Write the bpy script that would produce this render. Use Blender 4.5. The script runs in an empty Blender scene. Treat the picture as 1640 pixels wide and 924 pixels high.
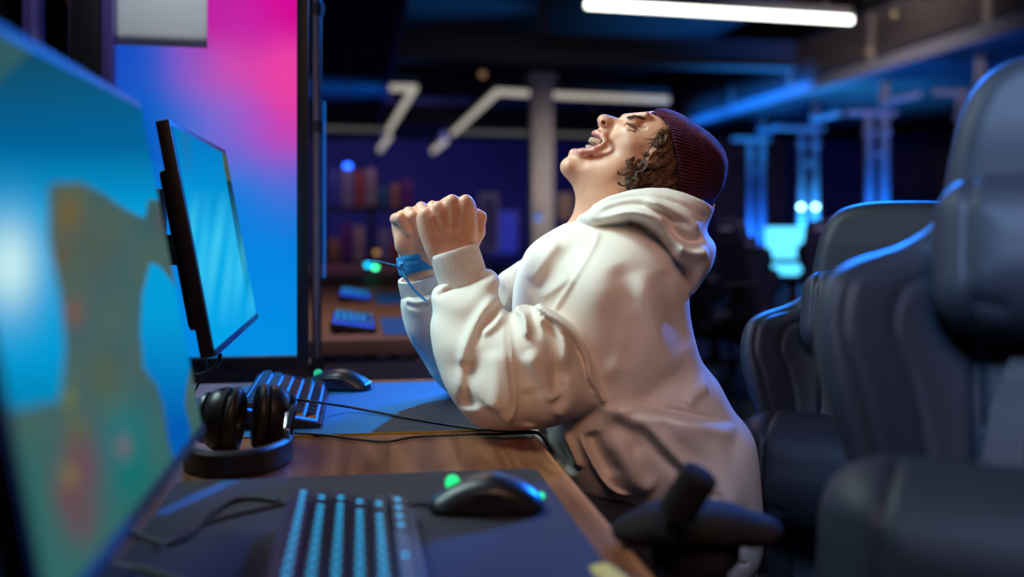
import bpy, bmesh, math, random
import numpy as np
from math import radians, sin, cos, pi, sqrt, atan2
from mathutils import Vector, Matrix

# ------------------------------------------------------------------ camera
SC = bpy.context.scene
COL = SC.collection
YAW = radians(8.7)          # the desk runs along +Y, the camera looks a little to its right
CH = 1.07                   # camera height
FP = 1600.0                 # focal length in pixels of a 1640 px wide frame
HOR = 360.0                 # row of the horizon

cam_d = bpy.data.cameras.new('camera')
cam = bpy.data.objects.new('camera', cam_d)
COL.objects.link(cam)
cam.location = (0, 0, CH)
cam.rotation_euler = (radians(90), 0, -YAW)
cam_d.sensor_width = 36.0
cam_d.lens = FP / 1640.0 * 36.0
cam_d.shift_y = -(462.0 - HOR) / 1640.0
cam_d.clip_start = 0.02
cam_d.clip_end = 200
cam_d.dof.use_dof = True
cam_d.dof.focus_distance = 1.60
cam_d.dof.aperture_fstop = 1.7
cam_d.dof.aperture_blades = 0
SC.camera = cam

SC.view_settings.view_transform = 'Standard'
SC.view_settings.look = 'None'
SC.view_settings.gamma = 1.0
SC.view_settings.use_curve_mapping = False
SC.view_settings.exposure = 0.0
SC.cycles.use_denoising = True
SC.cycles.max_bounces = 6
SC.cycles.sample_clamp_indirect = 4.0

def W(a, b, z):
    """point a metres to the side and b metres ahead of the tripod -> world"""
    return Vector((a * cos(YAW) + b * sin(YAW), -a * sin(YAW) + b * cos(YAW), z))

def PX(u, v, d):
    return ((u - 820.0) * d / FP, d, CH - (v - HOR) * d / FP)

def PW(u, v, d):
    return W(*PX(u, v, d))

# ------------------------------------------------------------------ world and lights
wd = bpy.data.worlds.new('hall_air')
SC.world = wd
wd.use_nodes = True
wd.node_tree.nodes['Background'].inputs[0].default_value = (0.10, 0.13, 0.42, 1)
wd.node_tree.nodes['Background'].inputs[1].default_value = 0.03

def area(name, loc, target, sx, sy, color, power, spread=180):
    l = bpy.data.lights.new(name, 'AREA')
    l.shape = 'RECTANGLE'; l.size = sx; l.size_y = sy
    l.color = color; l.energy = power; l.spread = radians(spread)
    o = bpy.data.objects.new(name, l); COL.objects.link(o)
    o.location = loc
    o.rotation_euler = (Vector(target) - Vector(loc)).to_track_quat('-Z', 'Y').to_euler()
    return o

def spot(name, loc, target, color, power, cone, blend=0.4, radius=0.03):
    l = bpy.data.lights.new(name, 'SPOT')
    l.color = color; l.energy = power; l.spot_size = radians(cone); l.spot_blend = blend
    l.shadow_soft_size = radius
    o = bpy.data.objects.new(name, l); COL.objects.link(o)
    o.location = loc
    o.rotation_euler = (Vector(target) - Vector(loc)).to_track_quat('-Z', 'Y').to_euler()
    return o

# unseen lights added for the person: cool key at left, warm fill, blue rims
area('cool_key_light', W(-0.85, 1.72, 2.05), W(0.10, 1.66, 1.0), 0.5, 1.0, (0.70, 0.98, 1.0), 6.8, 72)
area('warm_fill_light', W(0.30, -0.10, 1.95), W(0.22, 1.6, 0.85), 0.7, 0.4, (1.0, 0.52, 0.30), 1.35, 60)
area('blue_rim_light', W(0.75, 3.5, 2.05), W(0.45, 1.6, 1.0), 1.3, 0.3, (0.01, 0.22, 1.0), 8, 120)
area('blue_side_rim', W(1.35, 4.5, 2.45), W(0.40, 1.68, 1.1), 0.7, 0.5, (0.005, 0.18, 1.0), 11, 40)
spot('hat_rim_spot', W(3.05, 5.7, 2.75), W(0.35, 1.74, 1.17), (0.004, 0.17, 1.0), 2700, 4.7, 0.35, 0.08)  # narrow unseen spot added for the blue rim on the beanie
area('blue_top_fill', W(0.3, 0.6, 3.2), W(0.9, 1.2, 0.5), 1.4, 1.4, (0.40, 0.58, 1.0), 1.2, 150)  # unseen blue fill from above, without a fitting
area('chair_fill_light', W(0.02, 0.15, 1.9), W(0.80, 1.25, 0.85), 0.4, 0.4, (0.25, 0.52, 1.0), 2.3, 44)  # added out of view to lift the chair fronts in blue
area('column_fill', W(1.0, 12.5, 3.3), W(.6, 18, 1.5), 2.0, 0.6, (1.0, .88, .80), 9, 40)  # unseen wash added to brighten the pale column
area('rail_fill', W(2.0, 9.0, 3.2), W(5.0, 13.5, 4.0), 1.5, 0.6, (1.0, .8, .72), 26, 36)  # unseen warm wash added to bring out the railing
area('paper_fill', W(-0.66, 2.05, 2.15), W(-0.80, 2.34, 1.55), 0.3, 0.1, (0.9, 0.96, 1.0), 1.6, 120)  # added above the frame to brighten the paper sheet
area('next_desk_fill', (-.2, 3.6, 2.6), (-.2, 3.3, .7), 1.0, 0.2, (1.0, 0.72, 0.62), 9, 120)  # unseen fill added so the next desk's wood shows
area('rack_fill', (-.3, 7.6, 2.7), (-.6, 8.6, 1.0), 1.6, 0.2, (0.80, 0.50, 1.0), 9, 140)  # unseen fill added to lift the dim boxes on the rack
area('far_row_fill', W(1.6, 6.0, 3.2), W(2.3, 10, .8), 1.2, 0.3, (.62, .50, 1.0), 38, 110)  # unseen fill added over the dark far chairs and lilac wall

# ------------------------------------------------------------------ naming helpers
def tag(o, label=None, cat=None, group=None, kind=None):
    if label: o['label'] = label
    if cat: o['category'] = cat
    if group: o['group'] = group
    if kind: o['kind'] = kind
    return o

def empty(name, loc=(0, 0, 0), rz=0.0, label=None, cat=None, group=None):
    o = bpy.data.objects.new(name, None); COL.objects.link(o)
    o.empty_display_size = 0.05
    o.location = loc; o.rotation_euler = (0, 0, rz)
    return tag(o, label, cat, group)

def copy_tree(o, parent=None):
    c = o.copy(); COL.objects.link(c); c.parent = parent
    for ch in list(o.children):
        copy_tree(ch, c)
    return c

# ------------------------------------------------------------------ materials
MATS = {}
def mat(name, color=(0.5, 0.5, 0.5), rough=0.5, metal=0.0, spec=0.5, emit=None, es=1.0, coat=0.0, sss=0.0,
        noise=None, bump=None, sheen=0.0, alpha=None, trans=0.0):
    """principled material; noise=(scale, amount) mottles the base, bump=(scale, strength, distance)"""
    if name in MATS: return MATS[name]
    m = bpy.data.materials.new(name); m.use_nodes = True
    nt = m.node_tree; p = nt.nodes['Principled BSDF']
    p.inputs['Base Color'].default_value = (*color, 1)
    p.inputs['Roughness'].default_value = rough
    p.inputs['Metallic'].default_value = metal
    p.inputs['Specular IOR Level'].default_value = spec
    p.inputs['Coat Weight'].default_value = coat
    p.inputs['Transmission Weight'].default_value = trans
    p.inputs['Sheen Weight'].default_value = sheen
    if alpha is not None: p.inputs['Alpha'].default_value = alpha
    if sss:
        p.inputs['Subsurface Weight'].default_value = sss
        p.inputs['Subsurface Radius'].default_value = (0.012, 0.005, 0.003)
        p.inputs['Subsurface Scale'].default_value = 1.0
    if emit:
        p.inputs['Emission Color'].default_value = (*emit, 1)
        p.inputs['Emission Strength'].default_value = es
    tc = nt.nodes.new('ShaderNodeTexCoord')
    if noise:
        n = nt.nodes.new('ShaderNodeTexNoise'); n.inputs['Scale'].default_value = noise[0]
        n.inputs['Detail'].default_value = 4
        nt.links.new(tc.outputs['Object'], n.inputs['Vector'])
        mx = nt.nodes.new('ShaderNodeMix'); mx.data_type = 'RGBA'
        k = noise[1]
        mx.inputs[6].default_value = (*[max(0, c * (1 - k)) for c in color], 1)
        mx.inputs[7].default_value = (*[min(1, c * (1 + k)) for c in color], 1)
        nt.links.new(n.outputs['Fac'], mx.inputs[0])
        nt.links.new(mx.outputs[2], p.inputs['Base Color'])
    if bump:
        n = nt.nodes.new('ShaderNodeTexNoise'); n.inputs['Scale'].default_value = bump[0]
        n.inputs['Detail'].default_value = 3
        nt.links.new(tc.outputs['Object'], n.inputs['Vector'])
        b = nt.nodes.new('ShaderNodeBump'); b.inputs['Strength'].default_value = bump[1]
        b.inputs['Distance'].default_value = bump[2]
        nt.links.new(n.outputs['Fac'], b.inputs['Height'])
        nt.links.new(b.outputs['Normal'], p.inputs['Normal'])
    MATS[name] = m
    return m

def emis(name, color, es):
    return mat(name, (0.01, 0.01, 0.01), 0.4, emit=color, es=es)

# ------------------------------------------------------------------ mesh helpers
def link_mesh(name, me, m=None, parent=None, smooth=False, world=False):
    """world=True: the coordinates are world ones; they are re-based on an unrotated parent"""
    if m is not None:
        for mm in (m if isinstance(m, (list, tuple)) else [m]): me.materials.append(mm)
    if smooth:
        me.polygons.foreach_set('use_smooth', [True] * len(me.polygons))
    o = bpy.data.objects.new(name, me); COL.objects.link(o)
    if parent is not None:
        o.parent = parent
        if world:
            off = Vector((0, 0, 0)); q = parent
            while q is not None:
                off += q.location; q = q.parent
            me.transform(Matrix.Translation(-off))
    return o

class MB:
    """collects simple shapes into one mesh"""
    def __init__(s): s.bm = bmesh.new()
    def _add(s, verts, faces, mi=0, sm=False, M=None):
        vs = [s.bm.verts.new((M @ Vector(v)) if M is not None else v) for v in verts]
        for f in faces:
            try:
                fc = s.bm.faces.new([vs[i] for i in f]); fc.material_index = mi; fc.smooth = sm
            except ValueError: pass
        return s
    def box(s, c, size, rot=None, bev=0.0, mi=0, M=None):
        t = bmesh.new(); bmesh.ops.create_cube(t, size=1.0)
        for v in t.verts: v.co = Vector((v.co.x * size[0], v.co.y * size[1], v.co.z * size[2]))
        if bev > 0: bmesh.ops.bevel(t, geom=list(t.edges), offset=bev, segments=2, profile=0.6, affect='EDGES')
        R = Matrix.Translation(c)
        if rot is not None:
            from mathutils import Euler
            R = R @ (rot.to_4x4() if isinstance(rot, Matrix) else Euler(rot).to_matrix().to_4x4())
        if M is not None: R = M @ R
        t.verts.ensure_lookup_table()
        for i, v in enumerate(t.verts): v.index = i
        s._add([R @ v.co for v in t.verts], [[v.index for v in f.verts] for f in t.faces], mi, bev > 0)
        t.free(); return s
    def tube(s, pts, r, n=8, mi=0, caps=True, M=None, flat=None):
        pts = [Vector(p) for p in pts]
        rs = r if isinstance(r, (list, tuple)) else [r] * len(pts)
        V = []; F = []
        up = None
        for i, p in enumerate(pts):
            t = (pts[min(i + 1, len(pts) - 1)] - pts[max(i - 1, 0)])
            if t.length < 1e-9: t = Vector((0, 0, 1))
            t.normalize()
            if up is None:
                up = Vector((0, 0, 1)) if abs(t.z) < 0.9 else Vector((1, 0, 0))
            x = t.cross(up)
            if x.length < 1e-6: x = t.cross(Vector((0, 1, 0.1)))
            x.normalize(); y = x.cross(t); up = y
            for k in range(n):
                a = 2 * pi * k / n
                fx, fy = (1, 1) if flat is None else flat
                V.append(p + x * (cos(a) * rs[i] * fx) + y * (sin(a) * rs[i] * fy))
        for i in range(len(pts) - 1):
            for k in range(n):
                F.append((i * n + k, i * n + (k + 1) % n, (i + 1) * n + (k + 1) % n, (i + 1) * n + k))
        if caps:
            F.append(tuple(range(n - 1, -1, -1))); F.append(tuple((len(pts) - 1) * n + k for k in range(n)))
        return s._add(V, F, mi, True, M)
    def cyl(s, a, b, r, r2=None, n=20, mi=0, M=None):
        return s.tube([a, b], [r, r if r2 is None else r2], n, mi, True, M)
    def lathe(s, prof, n=24, c=(0, 0, 0), mi=0, M=None):
        V = []; F = []
        for (r, z) in prof:
            for k in range(n):
                a = 2 * pi * k / n
                V.append((c[0] + r * cos(a), c[1] + r * sin(a), c[2] + z))
        for i in range(len(prof) - 1):
            for k in range(n):
                F.append((i * n + k, i * n + (k + 1) % n, (i + 1) * n + (k + 1) % n, (i + 1) * n + k))
        F.append(tuple(range(n - 1, -1, -1))); F.append(tuple((len(prof) - 1) * n + k for k in range(n)))
        return s._add(V, F, mi, True, M)
    def prism(s, poly, z0, z1, mi=0, M=None, sm=False):
        n = len(poly)
        V = [(p[0], p[1], z0) for p in poly] + [(p[0], p[1], z1) for p in poly]
        F = [tuple(range(n - 1, -1, -1)), tuple(range(n, 2 * n))] + [(i, (i + 1) % n, n + (i + 1) % n, n + i) for i in range(n)]
        return s._add(V, F, mi, sm, M)
    def face(s, pts, mi=0, M=None): return s._add(pts, [tuple(range(len(pts)))], mi, False, M)
    def build(s, name, m=None, parent=None, world=False):
        bmesh.ops.recalc_face_normals(s.bm, faces=s.bm.faces)
        me = bpy.data.meshes.new(name); s.bm.to_mesh(me); s.bm.free()
        if any(p.use_smooth for p in me.polygons):
            try: me.set_sharp_from_angle(angle=radians(42))
            except Exception: pass
        return link_mesh(name, me, m, parent, False, world)

def rrect(w, h, r, n=5):
    """rounded rectangle outline, counter-clockwise"""
    P = []
    for cx, cy, a0 in ((w/2-r, h/2-r, 0), (-w/2+r, h/2-r, 90), (-w/2+r, -h/2+r, 180), (w/2-r, -h/2+r, 270)):
        for k in range(n + 1):
            a = radians(a0 + 90.0 * k / n); P.append((cx + r*cos(a), cy + r*sin(a)))
    return P

def spline(P, n=8, closed=False):
    """Catmull-Rom through the points (any dimension)"""
    P = [np.array(p, float) for p in P]; N = len(P); out = []
    rng = range(N) if closed else range(N - 1)
    for i in rng:
        p0 = P[(i - 1) % N] if closed or i > 0 else P[0]
        p1 = P[i]; p2 = P[(i + 1) % N]
        p3 = P[(i + 2) % N] if closed or i + 2 < N else P[-1]
        for k in range(n):
            t = k / n
            out.append(0.5 * ((2*p1) + (-p0+p2)*t + (2*p0-5*p1+4*p2-p3)*t*t + (-p0+3*p1-3*p2+p3)*t**3))
    if not closed: out.append(P[-1])
    return out

# ------------------------------------------------------------------ sculpting on a distance grid
def smin(a, b, k):
    if k <= 0: return np.minimum(a, b)
    h = np.clip(0.5 + 0.5 * (b - a) / k, 0, 1)
    return b * (1 - h) + a * h - k * h * (1 - h)

def pt_seg(px, pz, ax, az, bx, bz):
    dx, dz = bx - ax, bz - az
    L = dx*dx + dz*dz + 1e-12
    t = np.clip(((px - ax) * dx + (pz - az) * dz) / L, 0, 1)
    ex, ez = px - ax - t*dx, pz - az - t*dz
    return ex*ex + ez*ez, t, (px - ax) * dz - (pz - az) * dx

def blur2(A, n):
    for _ in range(n):
        B = np.pad(A, 1, mode='edge')
        A = (B[:-2, 1:-1] + B[2:, 1:-1] + B[1:-1, :-2] + B[1:-1, 2:] + 2 * A) / 6
    return A

class Sculpt:
    def __init__(s, lo, hi, h):
        s.lo = np.array(lo, float); s.h = h
        n = np.maximum(2, np.ceil((np.array(hi) - s.lo) / h).astype(int) + 1)
        s.n = n
        s.ax = [(s.lo[i] + h * np.arange(n[i])).astype(np.float32) for i in range(3)]
        s.F = np.full(tuple(n), 0.2, np.float32)
    def _sl(s, lo, hi):
        sl = []
        for i in range(3):
            a = int(max(0, math.floor((lo[i] - s.lo[i]) / s.h))); b = int(min(s.n[i], math.ceil((hi[i] - s.lo[i]) / s.h) + 1))
            if b <= a: return None
            sl.append(slice(a, b))
        return tuple(sl)
    def _xyz(s, sl):
        return (s.ax[0][sl[0]][:, None, None], s.ax[1][sl[1]][None, :, None], s.ax[2][sl[2]][None, None, :])
    def put(s, sl, d, k, mode):
        d = d.astype(np.float32)
        if mode == 'add': s.F[sl] = smin(s.F[sl], d, k)
        else: s.F[sl] = -smin(-s.F[sl], d, k)      # cut: keep what is outside d
    def cone(s, a, b, r1, r2, k=0.0, mode='add', sq=(1, 1, 1)):
        a = np.array(a, float); b = np.array(b, float); m = max(r1, r2) / min(sq) + k * 1.5 + 0.01
        sl = s._sl(np.minimum(a, b) - m, np.maximum(a, b) + m)
        if sl is None: return s
        x, y, z = s._xyz(sl)
        q = np.array(sq, float); A = a * q; B = b * q; d = B - A; L = float(d @ d) + 1e-12
        X, Y, Z = x * q[0] - A[0], y * q[1] - A[1], z * q[2] - A[2]
        t = np.clip((X * d[0] + Y * d[1] + Z * d[2]) / L, 0, 1)
        D = np.sqrt((X - t*d[0])**2 + (Y - t*d[1])**2 + (Z - t*d[2])**2) - (r1 + (r2 - r1) * t)
        s.put(sl, D, k, mode); return s
    def chain(s, pts, rs, k=0.0, mode='add', sq=(1, 1, 1)):
        for i in range(len(pts) - 1): s.cone(pts[i], pts[i+1], rs[i], rs[i+1], k, mode, sq)
        return s
    def ell(s, c, r, R=None, k=0.0, mode='add'):
        c = np.array(c, float); m = max(r) + k * 1.5 + 0.01
        sl = s._sl(c - m, c + m)
        if sl is None: return s
        x, y, z = s._xyz(sl); x = x - c[0]; y = y - c[1]; z = z - c[2]
        if R is not None:
            R = np.array(R, float)   # rows are the local axes
            x, y, z = (R[0][0]*x + R[0][1]*y + R[0][2]*z, R[1][0]*x + R[1][1]*y + R[1][2]*z, R[2][0]*x + R[2][1]*y + R[2][2]*z)
        k0 = np.sqrt((x/r[0])**2 + (y/r[1])**2 + (z/r[2])**2)
        k1 = np.sqrt((x/r[0]**2)**2 + (y/r[1]**2)**2 + (z/r[2]**2)**2) + 1e-6
        s.put(sl, k0 * (k0 - 1) / k1, k, mode); return s
    def poly2(s, P, closed=True):
        """signed distance in the x-z plane, positive inside"""
        X = s.ax[0][:, None]; Z = s.ax[2][None, :]
        D = np.full((s.n[0], s.n[2]), 1e9); ins = np.zeros((s.n[0], s.n[2]), bool)
        n = len(P)
        for i in range(n if closed else n - 1):
            a = P[i]; b = P[(i + 1) % n]
            d2, t, c = pt_seg(X, Z, a[0], a[1], b[0], b[1])
            D = np.minimum(D, d2)
            if closed and a[1] != b[1]:
                cr = ((a[1] > Z) != (b[1] > Z)) & (X < (b[0]-a[0]) * (Z-a[1]) / (b[1]-a[1]) + a[0])
                ins ^= cr
        D = np.sqrt(D)
        return np.where(ins, D, -D) if closed else D
    def inflate(s, P, yc, Wd, R, k=0.0, mode='add', soft=4, disp=None, Wfar=None):
        """a rounded body whose outline in the x-z plane is P, half as deep as Wd, edge rounded over R"""
        S = blur2(s.poly2(P), soft)
        yc = np.asarray(yc, float); Wd = np.asarray(Wd, float)
        if yc.ndim == 2: yc = yc[:, None, :]
        if Wd.ndim == 2: Wd = Wd[:, None, :]
        q = np.maximum(0, 1 - S / R)[:, None, :]
        wm = float(np.max(Wd)); ymn = float(np.min(yc)) - wm * 1.3 - 0.03; ymx = float(np.max(yc)) + wm * 1.3 + 0.03
        xs = [p[0] for p in P]; zs = [p[1] for p in P]; m = 0.03 + k
        sl = s._sl((min(xs)-m, ymn, min(zs)-m), (max(xs)+m, ymx, max(zs)+m))
        if sl is None: return s
        y = s.ax[1][sl[1]][None, :, None]
        q = q[sl[0], :, sl[2]]
        if yc.ndim == 3: yc = yc[sl[0], :, sl[2]]
        if Wd.ndim == 3: Wd = Wd[sl[0], :, sl[2]]
        dy = y - yc
        Wq = Wd if Wfar is None else np.where(dy < 0, Wd, Wfar)
        v = (np.sqrt(q**2 + (dy / Wq)**2) - 1) * np.minimum(R, Wd)
        if disp is not None:
            w = np.clip(-dy / (Wd * 0.35), 0, 1)
            v = v - disp[sl[0], None, sl[2]] * w
        s.put(sl, v, k, mode); return s
    def idw(s, ctrl):
        """smooth field in x-z from control points (x, z, value)"""
        X = s.ax[0][:, None]; Z = s.ax[2][None, :]; N = 0; Dn = 0
        for (x, z, v) in ctrl:
            w = 1 / ((X - x)**2 + (Z - z)**2 + 9e-4) ** 1.5
            N = N + w * v; Dn = Dn + w
        return N / Dn
    def folds(s, L):
        """height map of cloth folds; each is (points, width, height, kind) in metres, kind r ridge/valley, s step"""
        X = s.ax[0][:, None]; Z = s.ax[2][None, :]
        D = np.zeros((s.n[0], s.n[2]))
        for (P, w, hgt, kind) in L:
            Ln = sum(math.hypot(P[i+1][0]-P[i][0], P[i+1][1]-P[i][1]) for i in range(len(P)-1))
            if kind == 'r' and Ln < 4.5 * w: kind = 'f'
            P = spline(P, 5); n = len(P) - 1
            best = np.full(D.shape, 1e9); tt = np.zeros(D.shape); sg = np.zeros(D.shape)
            for i in range(n):
                d2, t, c = pt_seg(X, Z, P[i][0], P[i][1], P[i+1][0], P[i+1][1])
                m = d2 < best
                best = np.where(m, d2, best); tt = np.where(m, (i + t) / n, tt); sg = np.where(m, np.sign(c), sg)
            d = np.sqrt(best); env = np.clip(np.minimum(tt, 1 - tt) * 5, 0, 1); env = env * env * (3 - 2 * env)
            if kind == 'r': D += hgt * np.exp(-(d / w)**2) * env
            elif kind == 'f': D += hgt * np.exp(-(d / w)**2)
            else:
                sd = d * sg     # raised on the + side with a crisp step, fading away over w
                st = 1 / (1 + np.exp(-sd / 0.0016))
                D += hgt * st * np.exp(-np.maximum(sd, 0) / w) * env * (best < (6*w)**2)
        return D
    def mesh(s, name, to_world=True, mats=None, parent=None, attr=None):
        F = s.F; n = s.n
        I = F < 0
        I[0] = I[-1] = False; I[:, 0] = I[:, -1] = False; I[:, :, 0] = I[:, :, -1] = False
        F = np.where(I, F, np.maximum(F, 1e-6))
        cnt = np.zeros(tuple(n - 1), np.uint8)
        offs = [(i, j, k) for i in (0, 1) for j in (0, 1) for k in (0, 1)]
        for (i, j, k) in offs:
            cnt += I[i:n[0]-1+i, j:n[1]-1+j, k:n[2]-1+k]
        act = (cnt > 0) & (cnt < 8)
        idx = np.argwhere(act)
        cv = np.stack([F[idx[:, 0]+i, idx[:, 1]+j, idx[:, 2]+k] for (i, j, k) in offs], 1).astype(np.float64)
        acc = np.zeros((len(idx), 3)); c = np.zeros(len(idx))
        O = np.array(offs, float)
        for a in range(8):
            for b in range(a + 1, 8):
                if np.abs(O[a] - O[b]).sum() != 1: continue
                m = (cv[:, a] < 0) != (cv[:, b] < 0)
                t = np.where(m, cv[:, a] / np.where(m, cv[:, a] - cv[:, b], 1), 0)
                acc += np.where(m[:, None], O[a] + (O[b] - O[a]) * t[:, None], 0); c += m
        V = s.lo + s.h * (idx + acc / c[:, None])
        cid = np.full(act.shape, -1, np.int32); cid[act] = np.arange(len(idx))
        Q = []
        for ax in range(3):
            sl0 = [slice(None)] * 3; sl1 = [slice(None)] * 3
            sl0[ax] = slice(0, -1); sl1[ax] = slice(1, None)
            A = I[tuple(sl0)]; B = I[tuple(sl1)]
            e = np.argwhere(A != B)
            inside_first = A[e[:, 0], e[:, 1], e[:, 2]]
            u, v = [(1, 2), (2, 0), (0, 1)][ax]
            def cell(du, dv):
                q = e.copy(); q[:, u] -= du; q[:, v] -= dv
                return cid[q[:, 0], q[:, 1], q[:, 2]]
            quad = np.stack([cell(1, 1), cell(0, 1), cell(0, 0), cell(1, 0)], 1)
            quad[~inside_first] = quad[~inside_first][:, ::-1]
            Q.append(quad)
        Q = np.concatenate(Q)
        if to_world:
            ca, sa = cos(YAW), sin(YAW)
            Vw = np.stack([V[:, 0]*ca + V[:, 1]*sa, -V[:, 0]*sa + V[:, 1]*ca, V[:, 2]], 1)
        else: Vw = V
        return fast_mesh(name, Vw, Q), V, Q

def fast_mesh(name, V, Q):
    me = bpy.data.meshes.new(name)
    k = Q.shape[1]
    me.vertices.add(len(V)); me.vertices.foreach_set('co', np.ascontiguousarray(V, np.float32).ravel())
    me.loops.add(len(Q) * k); me.loops.foreach_set('vertex_index', np.ascontiguousarray(Q, np.int32).ravel())
    me.polygons.add(len(Q)); me.polygons.foreach_set('loop_start', np.arange(0, len(Q) * k, k, dtype=np.int32))
    me.polygons.foreach_set('use_smooth', np.ones(len(Q), bool))
    me.update(calc_edges=True); me.validate()
    return me

def join_meshes(name, parts):
    """several (V, Q) arrays in world coordinates -> one mesh"""
    Vs = []; Qs = []; o = 0
    for V, Q in parts:
        Vs.append(V); Qs.append(Q + o); o += len(V)
    return fast_mesh(name, np.concatenate(Vs), np.concatenate(Qs))

def to_world_arr(V):
    ca, sa = cos(YAW), sin(YAW)
    return np.stack([V[:, 0]*ca + V[:, 1]*sa, -V[:, 0]*sa + V[:, 1]*ca, V[:, 2]], 1)
def pxs(L, d):
    """pixel outline at distance d -> metres in the side-height plane"""
    return [((u - 820.0) * d / FP, CH - (v - HOR) * d / FP) for (u, v) in L]

def pxd(L):
    """(u, v, d) outline with its own distance at every point"""
    return [((u - 820.0) * d / FP, CH - (v - HOR) * d / FP) for (u, v, d) in L]

def prism_op(S, P, y0, y1, k, mode):
    D = -S.poly2(P)
    xs = [p[0] for p in P]; zs = [p[1] for p in P]
    sl = S._sl((min(xs)-.03, y0-.03, min(zs)-.03), (max(xs)+.03, y1+.03, max(zs)+.03))
    y = S.ax[1][sl[1]][None, :, None]
    d = np.maximum(D[sl[0], None, sl[2]], np.maximum(y0 - y, y - y1))
    S.put(sl, d, k, mode)


# ------------------------------------------------------------------ room shell
def struct(name, mb, m, **k):
    o = mb.build(name, m); tag(o, kind='structure'); return o
DARK = mat('dark_paint', (.012, .012, .018), .7, noise=(3, .3))
CEIL = mat('ceiling_paint', (.010, .010, .015), .85, noise=(2, .4))
FLOORM = mat('floor_vinyl', (.02, .02, .03), .35, noise=(6, .4))
WALLM = mat('wall_paint', (.10, .09, .16), .8, noise=(1.5, .2))
STEEL = mat('grey_steel', (.22, .22, .26), .38, metal=.8)
DSTEEL = mat('dark_steel', (.05, .05, .06), .4, metal=.6)
MB().box((3, 17, -.05), (30, 56, .1)).build('floor', FLOORM)['kind'] = 'structure'
MB().box((3, 17, 4.95), (30, 56, .1)).build('ceiling', CEIL)['kind'] = 'structure'
struct('wall_back', MB().box((3, 45.05, 2.45), (30, .1, 4.9)), WALLM)
struct('wall_right', MB().box((17.95, 17, 2.45), (.1, 56, 4.9)), WALLM)
struct('wall_left', MB().box((-11.95, 17, 2.45), (.1, 56, 4.9)), WALLM)
struct('wall_front', MB().box((3, -10.95, 2.45), (30, .1, 4.9)), WALLM)
# ceiling beams
for i, y in enumerate((9.5, 16.2, 26)):
    mb = MB(); mb.box((3, y, 3.95), (29.6, .30, .40), bev=.02); mb.box((3, y, 3.74), (29.6, .42, .03)); mb.box((3, y, 4.16), (29.6, .42, .03))
    mb.box((3, y, 4.53), (.1, .1, .74)); mb.box((-6, y, 4.53), (.1, .1, .74)); mb.box((12, y, 4.53), (.1, .1, .74))
    struct('trim_%d' % (i + 1), mb, mat('beam_paint', (.055, .048, .06), .6))
# the free-standing column
c0 = PW(867, 300, 18.0)
mb = MB(); mb.box((c0.x, c0.y, 1.9), (.38, .38, 3.8), bev=.02); mb.box((c0.x, c0.y, .08), (.5, .5, .16), bev=.02); mb.box((c0.x, c0.y, 3.70), (.5, .5, .14), bev=.02)
col_o = mb.build('square_column', mat('column_plaster', (.52, .47, .44), .8, noise=(4, .15)))
tag(col_o, 'pale square column in the middle of the dark hall behind the fists', 'column')

# ------------------------------------------------------------------ light fixtures
TUBE_ON = emis('tube_white', (.96, 1.0, .90), 6.0)
TUBE_DIM = emis('tube_dim', (.78, .72, .62), .55)
TUBE_FAINT = emis('tube_faint', (.55, .53, .55), .14)
HOUS = mat('lamp_housing', (.03, .03, .035), .5)
def tube_lamp(name, pts, r, mt, label, group=None):
    t = empty(name, pts[0], 0, label, 'ceiling light', group)
    mb = MB(); pts = [Vector(p) for p in pts]
    for i in range(len(pts) - 1): mb.tube([pts[i], pts[i+1]], r, 10)
    mb.build('diffuser', mt, t, True)
    mb = MB()
    for i in range(len(pts) - 1):
        a, b = pts[i], pts[i+1]; up = Vector((0, 0, r * 1.5)); d = (b - a).normalized(); s = d.cross(Vector((0, 0, 1))) * r * .9
        q = [a - s + up*.6, b - s + up*.6, b + s + up*.6, a + s + up*.6, a - s + up*2.2, b - s + up*2.2, b + s + up*2.2, a + s + up*2.2]
        mb._add(q, [(0,1,2,3),(7,6,5,4),(0,4,5,1),(1,5,6,2),(2,6,7,3),(3,7,4,0)])
    mb.build('housing', HOUS, t, True)
    for i in (0, 1) if len(pts) == 2 else (0, len(pts) // 2):
        a = pts[i] * .9 + pts[min(i+1, len(pts)-1) if i == 0 else i-1] * .1
        MB().cyl((a.x, a.y, a.z + r*2), (a.x, a.y, 4.9), .006, n=6).build('hanger', HOUS, t, True)
    return t
DM = 2.53 * 1600 / 350
tube_lamp('tube_light', [PW(939, 7, DM), PW(1364, 32, DM*1.02)], .042, TUBE_ON, 'bright straight white tube light glowing at the top of the frame')
LZ = 3.60
def LP(u, v, d=None):
    """a point of a hanging lamp at height LZ seen at (u, v)"""
    return PW(u, v, (LZ - CH) * FP / (HOR - v))
G = 'dim tube lights hanging over the far hall'
tube_lamp('tube_light', [LP(612,140), LP(664,141), LP(622,210)], .065, TUBE_DIM, 'dim bent tube light, left of the two angled ones over the hall', G)
tube_lamp('tube_light', [LP(624,219), LP(608,240)], .075, TUBE_DIM, 'short dim tube light below the left bent one', G)
tube_lamp('tube_light', [LP(725,214), LP(797,147), LP(900,153), LP(1070,160)], .065, TUBE_DIM, 'dim angled tube light running behind the pale column to the beanie', G)
tube_lamp('tube_light', [LP(694,242), LP(713,226)], .085, TUBE_DIM, 'short dim tube light below the angled one, between the fists and the column', G)
tube_lamp('tube_light', [LP(512,205), LP(618,208)], .055, TUBE_FAINT, 'faint level tube light beside the steel tube', G)
tube_lamp('tube_light', [LP(738,211), LP(960,217)], .060, TUBE_FAINT, 'faint level tube light crossing the pale column', G)

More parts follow.
